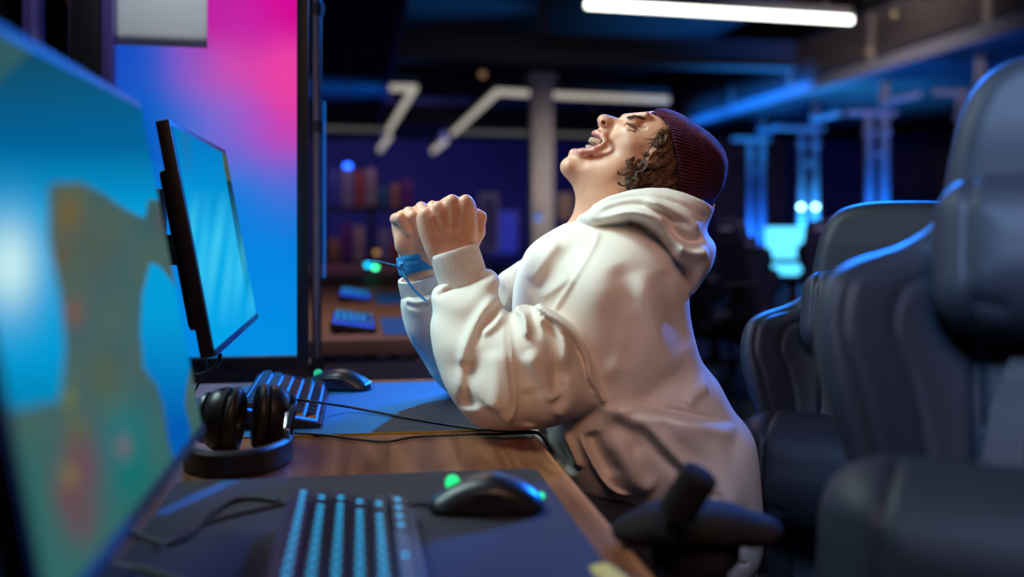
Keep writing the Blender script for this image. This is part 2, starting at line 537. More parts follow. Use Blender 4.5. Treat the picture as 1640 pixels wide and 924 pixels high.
# soffit with ribs hanging over the left aisle
t = empty('ribbed_canopy', (0, 0, 0), 0, 'dark blue ribbed overhead canopy above the left aisle behind the steel tube', 'canopy')
RIBM = mat('canopy_sheet', (.03, .055, .12), .4, metal=.3, noise=(2, .6))
mb = MB(); V = []; F = []; n = 120
for i in range(n + 1):
    y = 3.2 + 19.3 * i / n
    zz = 3.42 + .05 * (1 if (i % 4) < 2 else -1)
    V += [(-4.0, y, zz), (.42, y, zz), (.42, y, zz + .08), (-4.0, y, zz + .08)]
for i in range(n):
    for k in range(4): F.append((i*4+k, i*4+(k+1) % 4, (i+1)*4+(k+1) % 4, (i+1)*4+k))
F += [(3,2,1,0), (n*4, n*4+1, n*4+2, n*4+3)]
mb._add(V, F).build('sheet', RIBM, t)
MB().box((.46, 12.85, 3.45), (.09, 19.3, .20), bev=.01).build('edge_rail', mat('canopy_edge', (.02, .08, .30), .3, metal=.5), t)
for y in (6.0, 13.0, 20.0):
    for x in (.2, -3.5): MB().cyl((x, y, 3.5), (x, y, 4.9), .02).build('hanger', DSTEEL, t)

# ------------------------------------------------------------------ balcony on the right
BX = 7.5; Y0, Y1 = 5.5, 25.5; ZB = 3.42; ZR = 4.20
t = empty('balcony', (BX, 5.5, 0), 0, 'long steel balcony with mesh railing over the right side of the hall', 'balcony')
MB().box((BX + 3.2, (Y0+Y1)/2, ZB + .0), (6.4, Y1-Y0, .10)).build('deck', mat('balcony_deck', (.02, .022, .03), .6), t, True)
MB().box((BX - .03, (Y0+Y1)/2, ZB - .02), (.06, Y1-Y0, .20), bev=.008).build('edge_beam', mat('blue_steel', (.30, .33, .42), .4, metal=.5), t, True)
MB().box((BX, (Y0+Y1)/2, ZR), (.07, Y1-Y0, .07), bev=.01).build('top_rail', STEEL, t, True)
MB().box((BX, (Y0+Y1)/2, ZB + .16), (.04, Y1-Y0, .04)).build('bottom_rail', STEEL, t, True)
posts = [5.6, 8.3, 11.05, 13.8, 16.6, 19.4, 22.2, 25.3]
for y in posts: MB().box((BX - .005, y, (ZB + ZR)/2), (.07, .10, ZR - ZB), bev=.008).build('post', mat('post_steel', (.34, .30, .30), .5, metal=.4), t, True)
MESHM = mat('mesh_wire', (.17, .15, .16), .5, metal=.5)
for a, b in zip(posts[:-1], posts[1:]):
    # expanded metal: two families of slanted strands
    mb = MB(); s = .07; z0, z1 = ZB + .18, ZR - .03; hgt = z1 - z0
    if b < 8.4: s = .14
    k = 0; y = a - hgt
    while y < b:
        for sg in (1, -1):
            ya, yb = (y, y + hgt) if sg > 0 else (y + hgt, y)
            za, zb = z0, z1
            P0 = Vector((BX, ya, za)); P1 = Vector((BX, yb, zb)); d = P1 - P0
            ts = sorted(((a + .05 - ya) / d.y, (b - .05 - ya) / d.y)); t0, t1 = max(0, ts[0]), min(1, ts[1])
            if t1 > t0: mb.tube([P0 + d*t0, P0 + d*t1], .006, 3)
        y += s
    mb.build('mesh_panel', MESHM, t, True)
# steel posts in pairs below the balcony, with a cross beam each
BCOL = mat('post_paint', (.28, .30, .36), .35, metal=.3)
for i, (uu, dd) in enumerate(((1555, 13.6), (1404, 16.0), (1294, 18.5), (1210, 20.9))):
    c = PW(uu, 360, dd)
    t = empty('steel_support', (c.x, c.y, 0), 0, ['twin steel posts under the balcony, nearest pair beside the tallest chair', 'twin steel posts under the balcony, lit blue above the rear leather chair',
        'twin steel posts with the two bright blue lamps at their foot', 'twin steel posts under the balcony, farthest pair nearest the beanie'][i], 'column', 'twin posts holding the balcony')
    for s in (-1, 1):
        MB().box((c.x + s*.135, c.y, 1.45), (.11, .11, 2.9), bev=.01).box((c.x + s*.135, c.y, .01), (.2, .2, .02)).box((c.x + s*.135, c.y, 2.55), (.15, .15, .06)).build('post', BCOL, t, True)
    MB().box((c.x - .1, c.y, 2.86), (.85, .09, .08), bev=.008).box((c.x + .1, c.y - .5, 3.02), (.08, 1.1, .08), bev=.008).box((c.x + s*.135, c.y, 3.16), (.1, .1, .4)).build('cross_beam', BCOL, t, True)
    MB().box((c.x, c.y, 2.2), (.20, .05, .05)).build('brace', BCOL, t, True)
spot('post_uplight', PW(1283, 420, 18.2), PW(1283, 200, 18.5), (.03, .35, 1.0), 900, 110, .6)
spot('post_uplight', PW(1306, 420, 18.2), PW(1306, 200, 18.5), (.03, .35, 1.0), 900, 110, .6)
spot('post_uplight', PW(1400, 432, 15.5), PW(1404, 230, 16.0), (.01, .20, 1.0), 900, 100, .6)
spot('post_uplight', PW(1545, 440, 13.1), PW(1560, 200, 13.6), (.01, .18, 1.0), 400, 100, .6)
spot('post_uplight', PW(1205, 420, 20.4), PW(1210, 230, 20.9), (.01, .18, 1.0), 600, 100, .6)
area('edge_beam_light', (5.4, 18.5, 3.68), (7.45, 18.8, 3.40), 6.0, .15, (.01, .24, 1.0), 60, 30)
area('back_wall_fill', (-1.5, 30, 3.6), (-1.0, 44, 1.5), 8, .6, (.30, .28, 1.0), 420)  # unseen broad light added to lift the dark back wall
area('far_hall_glow', PW(780, 420, 30), PW(760, 330, 44), 6, .6, (.04, .06, 1.0), 900)
area('canopy_glow', (.9, 17.5, 2.2), (.0, 17.5, 3.4), 1.0, 6.0, (.02, .3, 1.0), 55, 90)
# two round lamps at the foot of the bright posts and the blue spot over the left aisle
for (u, v, d, r, rgb, e, lab) in ((1283, 331, 18.1, .045, (.35, .85, 1), 12, 'small bright cyan lamp on the left bright post'), (1306, 331, 18.1, .045, (.35, .85, 1), 12, 'small bright cyan lamp on the right bright post'),
        (557, 266, 9.0, .035, (.01, .10, 1.0), 6, 'small round blue lamp hanging left of the fists'), (601, 428, 6.0, .016, (.05, .9, .35), 5, 'small green lamp behind the lace tail'),
        (589, 424, 6.1, .018, (.0, .45, .75), 4, 'small cyan lamp beside the green one'), (603, 404, 7.5, .022, (.9, .45, .12), .6, 'small amber lamp left of the far fist'),
        (862, 348, 12.0, .045, (.10, .25, .9), 1.0, 'small pale blue lamp on the pale column'), (773, 119, 14.0, .05, (.45, .25, .12), .5, 'small round amber ceiling spot on the dark beam'),
        (1432, 23, 11.5, .028, (.8, .55, .25), .6, 'small warm lamp seen through the railing near the top'), (1390, 83, 13.8, .028, (.8, .55, .25), .4, 'small warm lamp behind the second railing panel'),
        (952, 236, 16.0, .055, (.3, .25, .24), .5, 'small dim lamp under the faint level tube light')):
    c = PW(u, v, d); t = empty('round_lamp', c, 0, lab, 'lamp')
    q = bmesh.new(); bmesh.ops.create_uvsphere(q, u_segments=16, v_segments=10, radius=r); me = bpy.data.meshes.new('bulb'); q.to_mesh(me); q.free()
    link_mesh('bulb', me, emis('bulb_%d_%d' % (u, v), rgb, e), t, True)
    MB().tube([(0, 0, r*.6), (0, 0, r*1.3), (0, 0, r*1.9)], [r*.75, r*.6, r*.2], 12).build('holder', HOUS, t)
    if d in (9.0, 12.0, 14.0, 16.0, 7.5, 11.5, 13.8): MB().cyl((0, 0, r*1.7), (0, 0, 4.9 - c.z), .004, n=6).build('cord', HOUS, t)
    elif d < 7: MB().lathe([(r*1.6, -c.z), (r*1.6, -c.z+.02), (.008, -c.z+.03), (.008, -r*.8)], 12).build('stand', HOUS, t)
    else: MB().box((0, .22, 0), (.03, .44, .03)).build('bracket', HOUS, t)

# ------------------------------------------------------------------ desk and what stands on it
DZ = 0.75
def at_desk(u, v, h=0.0):
    """point on (or h above) the desk top"""
    return PW(u, v, (CH - DZ - h) * FP / (v - HOR))
def wood(name, c1, c2, rough=.32):
    m = bpy.data.materials.new(name); m.use_nodes = True; nt = m.node_tree; p = nt.nodes['Principled BSDF']
    tc = nt.nodes.new('ShaderNodeTexCoord'); mp = nt.nodes.new('ShaderNodeMapping'); mp.inputs['Scale'].default_value = (22, 2.2, 22)
    n = nt.nodes.new('ShaderNodeTexNoise'); n.inputs['Scale'].default_value = 1.6; n.inputs['Detail'].default_value = 6; n.inputs['Distortion'].default_value = .6
    cr = nt.nodes.new('ShaderNodeValToRGB'); cr.color_ramp.elements[0].position = .35; cr.color_ramp.elements[1].position = .68
    cr.color_ramp.elements[0].color = (*c1, 1); cr.color_ramp.elements[1].color = (*c2, 1)
    nt.links.new(tc.outputs['Object'], mp.inputs[0]); nt.links.new(mp.outputs[0], n.inputs['Vector']); nt.links.new(n.outputs['Fac'], cr.inputs[0])
    nt.links.new(cr.outputs[0], p.inputs['Base Color']); p.inputs['Roughness'].default_value = rough; p.inputs['Specular IOR Level'].default_value = .3
    MATS[name] = m; return m
WOOD = wood('walnut_laminate', (.15, .050, .022), (.36, .145, .068))
EDGE = wood('edge_band', (.34, .13, .055), (.46, .19, .085), .4)
BLACKP = mat('black_plastic', (.012, .012, .014), .38, bump=(900, .1, .0003))
RUBBER = mat('black_rubber', (.015, .015, .017), .7)
DX1 = .262
dk = empty('gaming_desk', (-.25, .9, 0), 0, 'long walnut desk with keyboards, running away under the monitors', 'desk')
MB().box((-.27, .775, DZ - .014), (1.060, 2.60, .028)).build('desktop', WOOD, dk, True)
MB().box((DX1 - .001, .775, DZ - .014), (.006, 2.60, .0285), bev=.001).box((-.27, 2.077, DZ - .014), (1.06, .005, .0285), bev=.001).build('edge_band', EDGE, dk, True)
for y in (-.35, .9, 2.0): MB().box((-.30, y, .36), (.80, .04, .72), bev=.003).build('leg', DSTEEL, dk, True)
MB().box((-.62, .775, .52), (.02, 2.50, .40)).build('modesty_panel', DSTEEL, dk, True)
MB().box((-.80, .78, 1.06), (.02, 2.6, .5)).box((-.805, .78, .78), (.03, 2.6, .06)).build('divider', mat('divider_cloth', (.02, .02, .04), .8), dk, True)

# mouse pads
def mousepad(name, x0, x1, y0, y1, colf, edge, label, res=(70, 150), r=.02):
    t = empty(name, ((x0+x1)/2, (y0+y1)/2, DZ), 0, label, 'mouse pad')
    P = rrect(x1-x0, y1-y0, r, 6)
    MB().prism([(p[0]*1.0, p[1]*1.0) for p in P], .0002, .0030).build('base', edge, t)
    # printed cloth: a grid clipped to the rounded outline
    nx, ny = res; V = []; F = []; C = []
    w, h = (x1-x0)/2 - .0015, (y1-y0)/2 - .0015
    for j in range(ny + 1):
        for i in range(nx + 1):
            x = -w + 2*w*i/nx; y = -h + 2*h*j/ny
            ex = max(0, abs(x) - (w - r)); ey = max(0, abs(y) - (h - r)); q = math.hypot(ex, ey)
            if q > r: x = math.copysign(w - r + ex*r/q, x); y = math.copysign(h - r + ey*r/q, y)
            V.append((x, y, .0034))
            C.append((*colf(x + (x0+x1)/2, y + (y0+y1)/2), 1))
    for j in range(ny):
        for i in range(nx): F.append((j*(nx+1)+i, j*(nx+1)+i+1, (j+1)*(nx+1)+i+1, (j+1)*(nx+1)+i))
    me = fast_mesh('cloth', np.array(V), np.array(F)); ca = me.color_attributes.new('print', 'FLOAT_COLOR', 'POINT')
    ca.data.foreach_set('color', np.array(C, np.float32).ravel())
    m = mat('pad_cloth', (.03, .03, .04), .75, bump=(1800, .35, .0006))
    if not m.get('done'):
        a = m.node_tree.nodes.new('ShaderNodeAttribute'); a.attribute_name = 'print'
        m.node_tree.links.new(a.outputs['Color'], m.node_tree.nodes['Principled BSDF'].inputs['Base Color']); m['done'] = 1
    link_mesh('cloth', me, m, t); return t
def far_print(x, y):
    # dark swoosh whose edge climbs to the right
    q = at_pix(x, y)
    bd = np.interp(q[0], [560, 602, 640, 680, 720, 745, 800], [720, 690, 662, 648, 641, 628, 600])
    return (.022, .021, .038) if q[1] > bd else (.003, .17, .50)
def at_pix(x, y, z=DZ):
    a = x*cos(YAW) - y*sin(YAW); d = x*sin(YAW) + y*cos(YAW)
    return (820 + FP*a/d, HOR - FP*(z - CH)/d)
def near_print(x, y):
    q = at_pix(x, y)
    if abs(q[1] - (812 - (q[0] - 290)*.47)) < 7 and q[0] < 420 and q[1] < 830: return (.02, .10, .35)
    return (.023, .020, .038)
mousepad('mouse_pad', -.225, .232, 1.535, 2.025, far_print, mat('yellow_stitch', (.42, .28, .01), .7), 'blue and dark grey mouse pad with a yellow edge under the elbow')
npad = mousepad('mouse_pad', -.222, .228, .48, 1.283, near_print, mat('pad_rubber', (.02, .02, .025), .8), 'large dark grey mouse pad under the nearer keyboard', (120, 200))

mb = MB(); q_ = [at_desk(u, v, .0036) - npad.location for u, v in ((944,908),(958,903),(974,903),(1000,922),(1016,940),(1000,950),(980,948),(962,925),(952,922))]
mb.prism([(p.x, p.y) for p in q_], .0030, .0042).build('printed_mark', mat('yellow_print', (.80, .62, .01), .6), npad)
# keyboards
KEY = mat('keycap', (.020, .018, .026), .28, spec=.6)
GLOW_B = emis('key_glow_blue', (.01, .16, 1.0), 1.6)
LEG_C = emis('key_legend_cyan', (.005, .36, .72), 2.6)
def keyboard(name, loc, rz, tilt, length, label, glow, legend, plate_glow, cap_side=None):
    """keys run along local x (length), rows along local y; y+ is the high far edge from its typist"""
    t = empty(name, loc, rz, label, 'keyboard')
    ncol = 15; pitch = length / ncol; D = 6 * .0195 + .016
    T = Matrix.Rotation(tilt, 4, 'X')
    mb = MB(); mb.box((0, 0, .011), (length + .014, D, .020), bev=.003, M=T)
    mb.build('case', BLACKP, t)
    MB().box((0, 0, .0222), (length + .002, D - .012, .0008), M=T).build('light_plate', plate_glow, t)
    mk = MB(); mg = MB(); ml = MB()
    widths = {0: [1]*15, 1: [1]*13 + [2], 2: [1.5] + [1]*12 + [1.5], 3: [1.75] + [1]*11 + [2.25], 4: [2.25] + [1]*10 + [2.75], 5: [1.25]*3 + [6.25] + [1.25]*4}
    prof = [(.009, -.10), (.0088, -.05), (.0080, 0), (.0078, .03), (.0084, .07), (.009, .12)]
    for row in range(6):
        y = D/2 - .008 - .0195*(row + .5); x = -length/2 + .0; h, tl = prof[row]
        gap = .003 if row == 0 else 0
        tot = sum(widths[row])
        for w in widths[row]:
            ww = w * length / tot; cx = x + ww/2; x += ww
            zb = .0232; bx, by = ww/2 - .0008, .0087; tx, ty = ww/2 - .0030, .0066
            zt = zb + h; dz = tl * .012
            V = [(cx-bx, y-by, zb+.0015), (cx+bx, y-by, zb+.0015), (cx+bx, y+by, zb+.0015), (cx-bx, y+by, zb+.0015),
                 (cx-tx, y-ty, zt - dz), (cx+tx, y-ty, zt - dz), (cx+tx, y+ty, zt + dz), (cx-tx, y+ty, zt + dz)]
            mk._add(V, [(4,5,6,7), (0,1,5,4), (1,2,6,5), (2,3,7,6), (3,0,4,7)], 0, False, T)
            # lit skirt seen between the rows
            for sy in (-1, 1):
                mg._add([(cx-bx*.92, y+sy*(by+.0004), zb), (cx+bx*.92, y+sy*(by+.0004), zb), (cx+bx*.85, y+sy*(by-.0002), zb + (.0070 if glow == 2 else .0022)), (cx-bx*.85, y+sy*(by-.0002), zb + (.0070 if glow == 2 else .0022))], [(0,1,2,3)], 0, False, T)
            lw = min(.0028, tx*.5)
            ml.box((cx, y + (.0005 if legend else .001), zt + .0003), (lw*2, .0050, .0004), M=T)
    mk.build('keycaps', KEY, t); mg.build('key_lights', GLOW_B if glow == 2 else plate_glow, t)
    if legend: ml.build('legends', LEG_C, t)
    else: ml.bm.free()
    # spacebar-side lip and feet
    MB().box((0, -D/2 + .001, .012), (length + .012, .004, .017), bev=.0015, M=T).build('front_lip', mat('lip_plastic', (.10, .09, .12), .3), t)
    for sx in (-1, 1): MB().box((sx*length*.4, D/2 - .02, .003), (.03, .012, .014)).build('foot', RUBBER, t)
    return t
def fit(o, dz=0.0):
    return o
keyboard('gaming_keyboard', (-.128, 1.765, DZ + .0035), radians(90), radians(11), .355, 'black mechanical keyboard with blue-lit key sides behind the headphones', 2, False, GLOW_B)
keyboard('gaming_keyboard', (-.012, .895, DZ + .0035), radians(90), radians(6), .36, 'black keyboard with glowing cyan key legends on the grey mouse pad', 1, True, emis('plate_teal', (.0, .04, .16), .15))

# mice
def mouse(name, loc, rz, label, strip, scroll, rear):
    t = empty(name, loc, rz, label, 'computer mouse')
    S = Sculpt((-.075, -.045, -.012), (.075, .045, .055), .0011)
    prof = [(-.064,.000),(-.063,.010),(-.052,.022),(-.034,.033),(-.012,.0395),(.010,.038),(.034,.030),(.052,.0195),(.062,.011),(.064,.000),(.05,-.012),(-.05,-.012)]
    S.inflate(spline(prof, 4, True), 0.0, S.idw([(-.05,.01,.030),(-.01,.02,.033),(.03,.02,.030),(.06,.0,.029)]), .020, 0, soft=2)
    prism_op(S, [(-.1,-.05),(.1,-.05),(.1,.001),(-.1,.001)], -.1, .1, .0008, 'cut')
    # seam between the buttons, scroll slot, thumb scoop
    S.cone((.008, 0, .041), (.066, 0, .011), .0011, .0011, 0, 'cut'); S.cone((.030, 0, .034), (.046, 0, .026), .0042, .0042, .001, 'cut')
    for s in (-1, 1):
        S.ell((.002, s*.044, .012), (.030, .0125, .010), None, .003, 'cut')
        S.chain([(.064, s*.020, .010), (.020, s*.027, .030), (-.004, s*.020, .040), (0, 0, .043)], [.0007]*4, 0, 'cut')
    me, V, Q = S.mesh('shell', to_world=False)
    link_mesh('shell', me, mat('mouse_shell', (.016, .016, .018), .34, spec=.5), t)
    mb = MB(); mb.cyl((.038, -.0030, .0292), (.038, .0030, .0292), .0078, n=24); mb.build('scroll_wheel', scroll, t)
    for s in (-1, 1):
        mb = MB(); mb.tube([(.016, s*.0305, .0245), (.002, s*.0325, .0250), (-.014, s*.0320, .0240)], [.0022, .0030, .0022], 8, flat=(1, .6)); mb.build('side_button', BLACKP, t)
    mb = MB()
    if rear == 'dot': mb.tube([(-.0585, 0, .0140), (-.0640, 0, .0115)], [.0042, .0036], 12)
    else:
        mb.tube(spline([(-.060,-.018,.012),(-.063,-.008,.013),(-.0635,0,.0135),(-.063,.008,.013),(-.060,.018,.012)], 3), .0016, 6)
        mb.tube(spline([(-.030, -.028, .026), (-.045, -.024, .020), (-.058, -.018, .012)], 3), .0012, 6)
    mb.build('light', strip, t)
    MB().prism([(p[0]-.003, p[1]) for p in rrect(.108, .052, .02)], -.0006, .0012).build('glide_feet', RUBBER, t)
    return t
GREEN = emis('led_green', (.02, .85, .25), 1.3)
p = at_desk(776, 828, .0035); mouse('gaming_mouse', (p.x + .006, p.y + .030, DZ + .0045), radians(180-6), 'black mouse with green lights on the grey mouse pad', GREEN, GREEN, 'dot')
p = at_desk(540, 624, .0035); mouse('gaming_mouse', (p.x, p.y + .005, DZ + .0045), radians(180-14), 'black mouse with a blue rim light at the far end of the desk', emis('led_blue', (.02, .35, 1.0), 2.5), emis('led_teal', (.03, .9, .45), .6), 'rim')

# headphones lying with the cups up against each other
hp = empty('headphones', at_desk(385, 715), 0, 'black over-ear headphones lying behind the near monitor', 'headphones')
HPM = mat('headphone_plastic', (.010, .010, .012), .38); PAD = mat('ear_cushion_leather', (.018, .017, .018), .42, bump=(300, .3, .001))
def PH(u, v, d, z=None):
    q = PW(u, v, d); return q
arc = spline([(300,700,1.335),(305,722,1.29),(335,737,1.262),(380,738,1.262),(420,726,1.285),(452,704,1.33),(462,680,1.365)], 8)
arcw = [PW(*q) for q in arc]
mb = MB(); V = []; F = []
for i, q in enumerate(arcw):
    tt = (arcw[min(i+1, len(arcw)-1)] - arcw[max(i-1, 0)]).normalized(); nn = tt.cross(Vector((0, 0, 1))).normalized()
    z0 = DZ + .001; z1 = DZ + .034
    for (dx, zz) in ((.006, z0+.002), (.0065, z1-.004), (.003, z1), (-.003, z1), (-.0065, z1-.004), (-.006, z0+.002), (-.003, z0), (.003, z0)):
        V.append((q.x + nn.x*dx, q.y + nn.y*dx, zz))
n = 8
for i in range(len(arcw) - 1):
    for k in range(n): F.append((i*n+k, i*n+(k+1) % n, (i+1)*n+(k+1) % n, (i+1)*n+k))
F += [tuple(range(n-1, -1, -1)), tuple((len(arcw)-1)*n+k for k in range(n))]
mb._add(V, F, 0, True).build('headband', PAD, hp, True)
q = PW(460, 700, 1.345)
MB().box((q.x, q.y, DZ + .026), (.006, .013, .040), bev=.002).box((q.x - .002, q.y + .02, DZ + .050), (.007, .035, .010), (0.5, 0, 0), bev=.002).build('yoke', mat('brushed_metal', (.55, .53, .52), .25, metal=1.0), hp, True)
q2 = PW(300, 695, 1.345)
MB().box((q2.x, q2.y, DZ + .026), (.006, .013, .040), bev=.002).build('yoke', MATS['brushed_metal'], hp, True)
def ear(cx, tilt_y, yaw_, lab):
    """one cup: axis roughly along x, standing on its rim"""
    M = Matrix.Translation(cx) @ Matrix.Rotation(yaw_, 4, 'Z') @ Matrix.Rotation(tilt_y, 4, 'Y') @ Matrix.Diagonal((1, .90, 1.06, 1))
    A = Matrix.Rotation(radians(90), 4, 'Y')
    h = MB().lathe([(.004,-.030),(.022,-.029),(.034,-.024),(.040,-.014),(.043,-.004),(.043,.002),(.040,.004)], 40, M=M @ A).lathe([(.030,-.0305),(.032,-.032),(.033,-.0315),(.034,-.0275)], 40, M=M @ A)
    o = h.build('ear_cup', HPM, hp, True)
    c = MB(); V = []; F = []; N = 40; K = 12
    for i in range(N):
        a = 2*pi*i/N
        for k in range(K):
            b = 2*pi*k/K; rr = .032 + .0125*cos(b); V.append((rr*cos(a), rr*sin(a), .0125 + .0105*sin(b)))
    for i in range(N):
        for k in range(K): F.append((i*K+k, i*K+(k+1) % K, ((i+1) % N)*K+(k+1) % K, ((i+1) % N)*K+k))
    c._add(V, F, 0, True, M @ A).build('cushion', PAD, hp, True)
    MB().lathe([(.002,.006),(.030,.006),(.031,.008),(.002,.009)], 30, M=M @ A).build('speaker_cloth', RUBBER, hp, True)
e1 = PW(361, 655, 1.40); e1.z = DZ + .047; e2 = PW(432, 655, 1.42); e2.z = DZ + .047
ear(e1, radians(6), radians(-8), 0); ear(e2, radians(186), radians(10), 0)
for (ea, p0) in ((e1, q2), (e2, q)):
    mb = MB(); mb.tube(spline([(p0.x, p0.y, DZ + .045), ((p0.x+ea.x)/2 + (.02 if ea is e2 else -.02), (p0.y+ea.y)/2, DZ + .068), (ea.x + (.034 if ea is e2 else -.034), ea.y, DZ + .05)], 6), .0035, 8); mb.build('arm_wire', HPM, hp, True)

# cables
CAB = mat('cable_jacket', (.010, .009, .014), .45)
def cable(pts, r, label, name='cable'):
    mb = MB(); sp = spline(pts, 8); mb.tube(sp, r, 8); o = mb.build(name, CAB)
    me = o.data; c = sp[0]; c = Vector(c); me.transform(Matrix.Translation(-c)); o.location = c
    return tag(o, label, 'cable')
D_ = lambda u, v, h=.004: at_desk(u, v, h)
cable([D_(470,640,.030), D_(500,643,.032), D_(560,652,.012), D_(640,667,.007), D_(720,680,.006), D_(790,689,.006), D_(845,691,.007), PW(862,694,1.515), PW(877,712,1.47), PW(884,734,1.44), PW(886,790,1.43), PW(870,900,1.45)], .0023, 'thin black cable crossing the blue mouse pad and hanging off the desk')
cable([D_(472,694), D_(520,697), D_(575,704), D_(620,707), D_(665,700), D_(740,696), D_(800,695), D_(850,693), PW(866,697,1.50), PW(880,716,1.46), PW(889,738,1.43), PW(893,800,1.42)], .0021, 'black cable lying on the wood just in front of the yellow edge')
cable([D_(200,850,.003), D_(235,862), D_(268,870,.005), D_(300,858,.006), D_(335,825,.006), D_(372,802,.006), D_(410,798,.006), D_(446,803,.006)], .0026, 'black cable curling on the grey mouse pad beside the near monitor')
cable([D_(690,808,.010), D_(672,806,.006), D_(640,812,.004), D_(600,815,.004), D_(520,800,.004), D_(450,808,.005), D_(330,838,.005), D_(250,880,.004)], .0022, 'black mouse cable running behind the cyan-lit keyboard')
cable([D_(150,892,.003), D_(190,905), D_(240,915), D_(300,935,.005)], .0028, 'black cable in front of the near monitor foot')
cable([PW(352,566,1.56), PW(351,580,1.56), PW(340,592,1.57), PW(322,600,1.59), PW(300,604,1.62), PW(285,640,1.64)], .0036, 'thick black power cable looping under the far monitor')
cable([PW(326,568,1.56), PW(331,585,1.58), PW(328,603,1.60), PW(318,615,1.64), PW(305,640,1.66)], .0020, 'thin black signal cable under the far monitor')

# monitors
BEZ = mat('monitor_bezel', (.010, .009, .016), .45)
def monitor(loc, tilt, w, h, colf, es, label, res, zc, rz=0.0, lip=None):
    """screen faces +x; loc is the middle of the lower screen edge"""
    t = empty('monitor', (loc[0] - .06, loc[1], DZ), rz, label, 'monitor')
    M = Matrix.Translation((.06, 0, loc[2] - DZ)) @ Matrix.Rotation(-tilt, 4, 'Y')
    # frame, slim on three sides
    mb = MB(); mb.box((-.010, 0, h/2), (.019, w + .014, h + .018), bev=.002, M=M); mb.build('frame', BEZ, t)
    mb = MB(); mb.box((-.026, 0, h*.46), (.022, w*.86, h*.74), bev=.008, M=M); mb.box((-.040, 0, h*.42), (.020, w*.42, h*.42), bev=.008, M=M); mb.build('back_cover', BLACKP, t)
    mb = MB(); mb.box((.0005, 0, -.004), (.004, w + .010, .010), bev=.001, M=M); mb.build('lower_strip', lip or BEZ, t)
    nx, nz = res; V = []; F = []
    for j in range(nz + 1):
        for i in range(nx + 1): V.append(tuple(M @ Vector((.0004, -w/2 + w*i/nx, h*j/nz))))
    for j in range(nz):
        for i in range(nx): F.append((j*(nx+1)+i, j*(nx+1)+i+1, (j+1)*(nx+1)+i+1, (j+1)*(nx+1)+i))
    V = np.array(V); me = fast_mesh('screen', V, np.array(F))
    MW = Matrix.Translation((loc[0] - .06, loc[1], DZ)) @ Matrix.Rotation(rz, 4, 'Z')
    C = []
    for v in V:
        q = MW @ Vector(v); a = q.x*cos(YAW) - q.y*sin(YAW); d = max(.2, q.x*sin(YAW) + q.y*cos(YAW))
        C.append((*colf(820 + FP*a/d, HOR - FP*(q.z - CH)/d), 1))
    ca = me.color_attributes.new('picture', 'FLOAT_COLOR', 'POINT'); ca.data.foreach_set('color', np.array(C, np.float32).ravel())
    m = bpy.data.materials.new('screen_picture'); m.use_nodes = True; nt = m.node_tree; p = nt.nodes['Principled BSDF']
    p.inputs['Base Color'].default_value = (.01, .01, .01, 1); p.inputs['Roughness'].default_value = .6; p.inputs['Specular IOR Level'].default_value = 0
    a = nt.nodes.new('ShaderNodeAttribute'); a.attribute_name = 'picture'; nt.links.new(a.outputs['Color'], p.inputs['Emission Color']); p.inputs['Emission Strength'].default_value = es
    link_mesh('screen', me, m, t)
    # stand: column, hinge and foot
    mb = MB(); mb.box((-.075, 0, .20), (.030, .055, .36), bev=.006); mb.build('stand_column', BLACKP, t)
    mb = MB(); mb.cyl((-.06, -.03, loc[2] - DZ + h*.42), (-.06, .03, loc[2] - DZ + h*.42), .018); mb.box((-.02, 0, loc[2] - DZ + h*.42), (.08, .05, .05), bev=.005); mb.build('hinge', BLACKP, t)
    MB().prism(rrect(.17, .22, .02), .0, .012, M=Matrix.Translation((-.06, 0, 0))).build('stand_foot', BLACKP, t)
    return t
def s01(x): return min(1, max(0, x))
def mixc(a, b, t): t = s01(t); return tuple(a[i]*(1-t) + b[i]*t for i in range(3))
def inpoly(P, x, y):
    c = False; n = len(P)
    for i in range(n):
        a, b = P[i], P[(i+1) % n]
        if (a[1] > y) != (b[1] > y) and x < (b[0]-a[0])*(y-a[1])/(b[1]-a[1]) + a[0]: c = not c
    return c
LAND = [(78,295),(105,293),(130,292),(165,310),(200,335),(232,350),(238,320),(262,322),(280,325),(300,330),(420,340),(420,1100),(-200,1100),(-200,660),(40,655),(98,640),(104,560),(100,500),(88,430),(78,380)]
LAKE = [(240,420),(255,425),(275,450),(292,480),(303,530),(308,575),(300,610),(296,650),(306,690),(296,735),(278,735),(268,700),(262,650),(250,615),(230,590),(224,530),(228,470)]
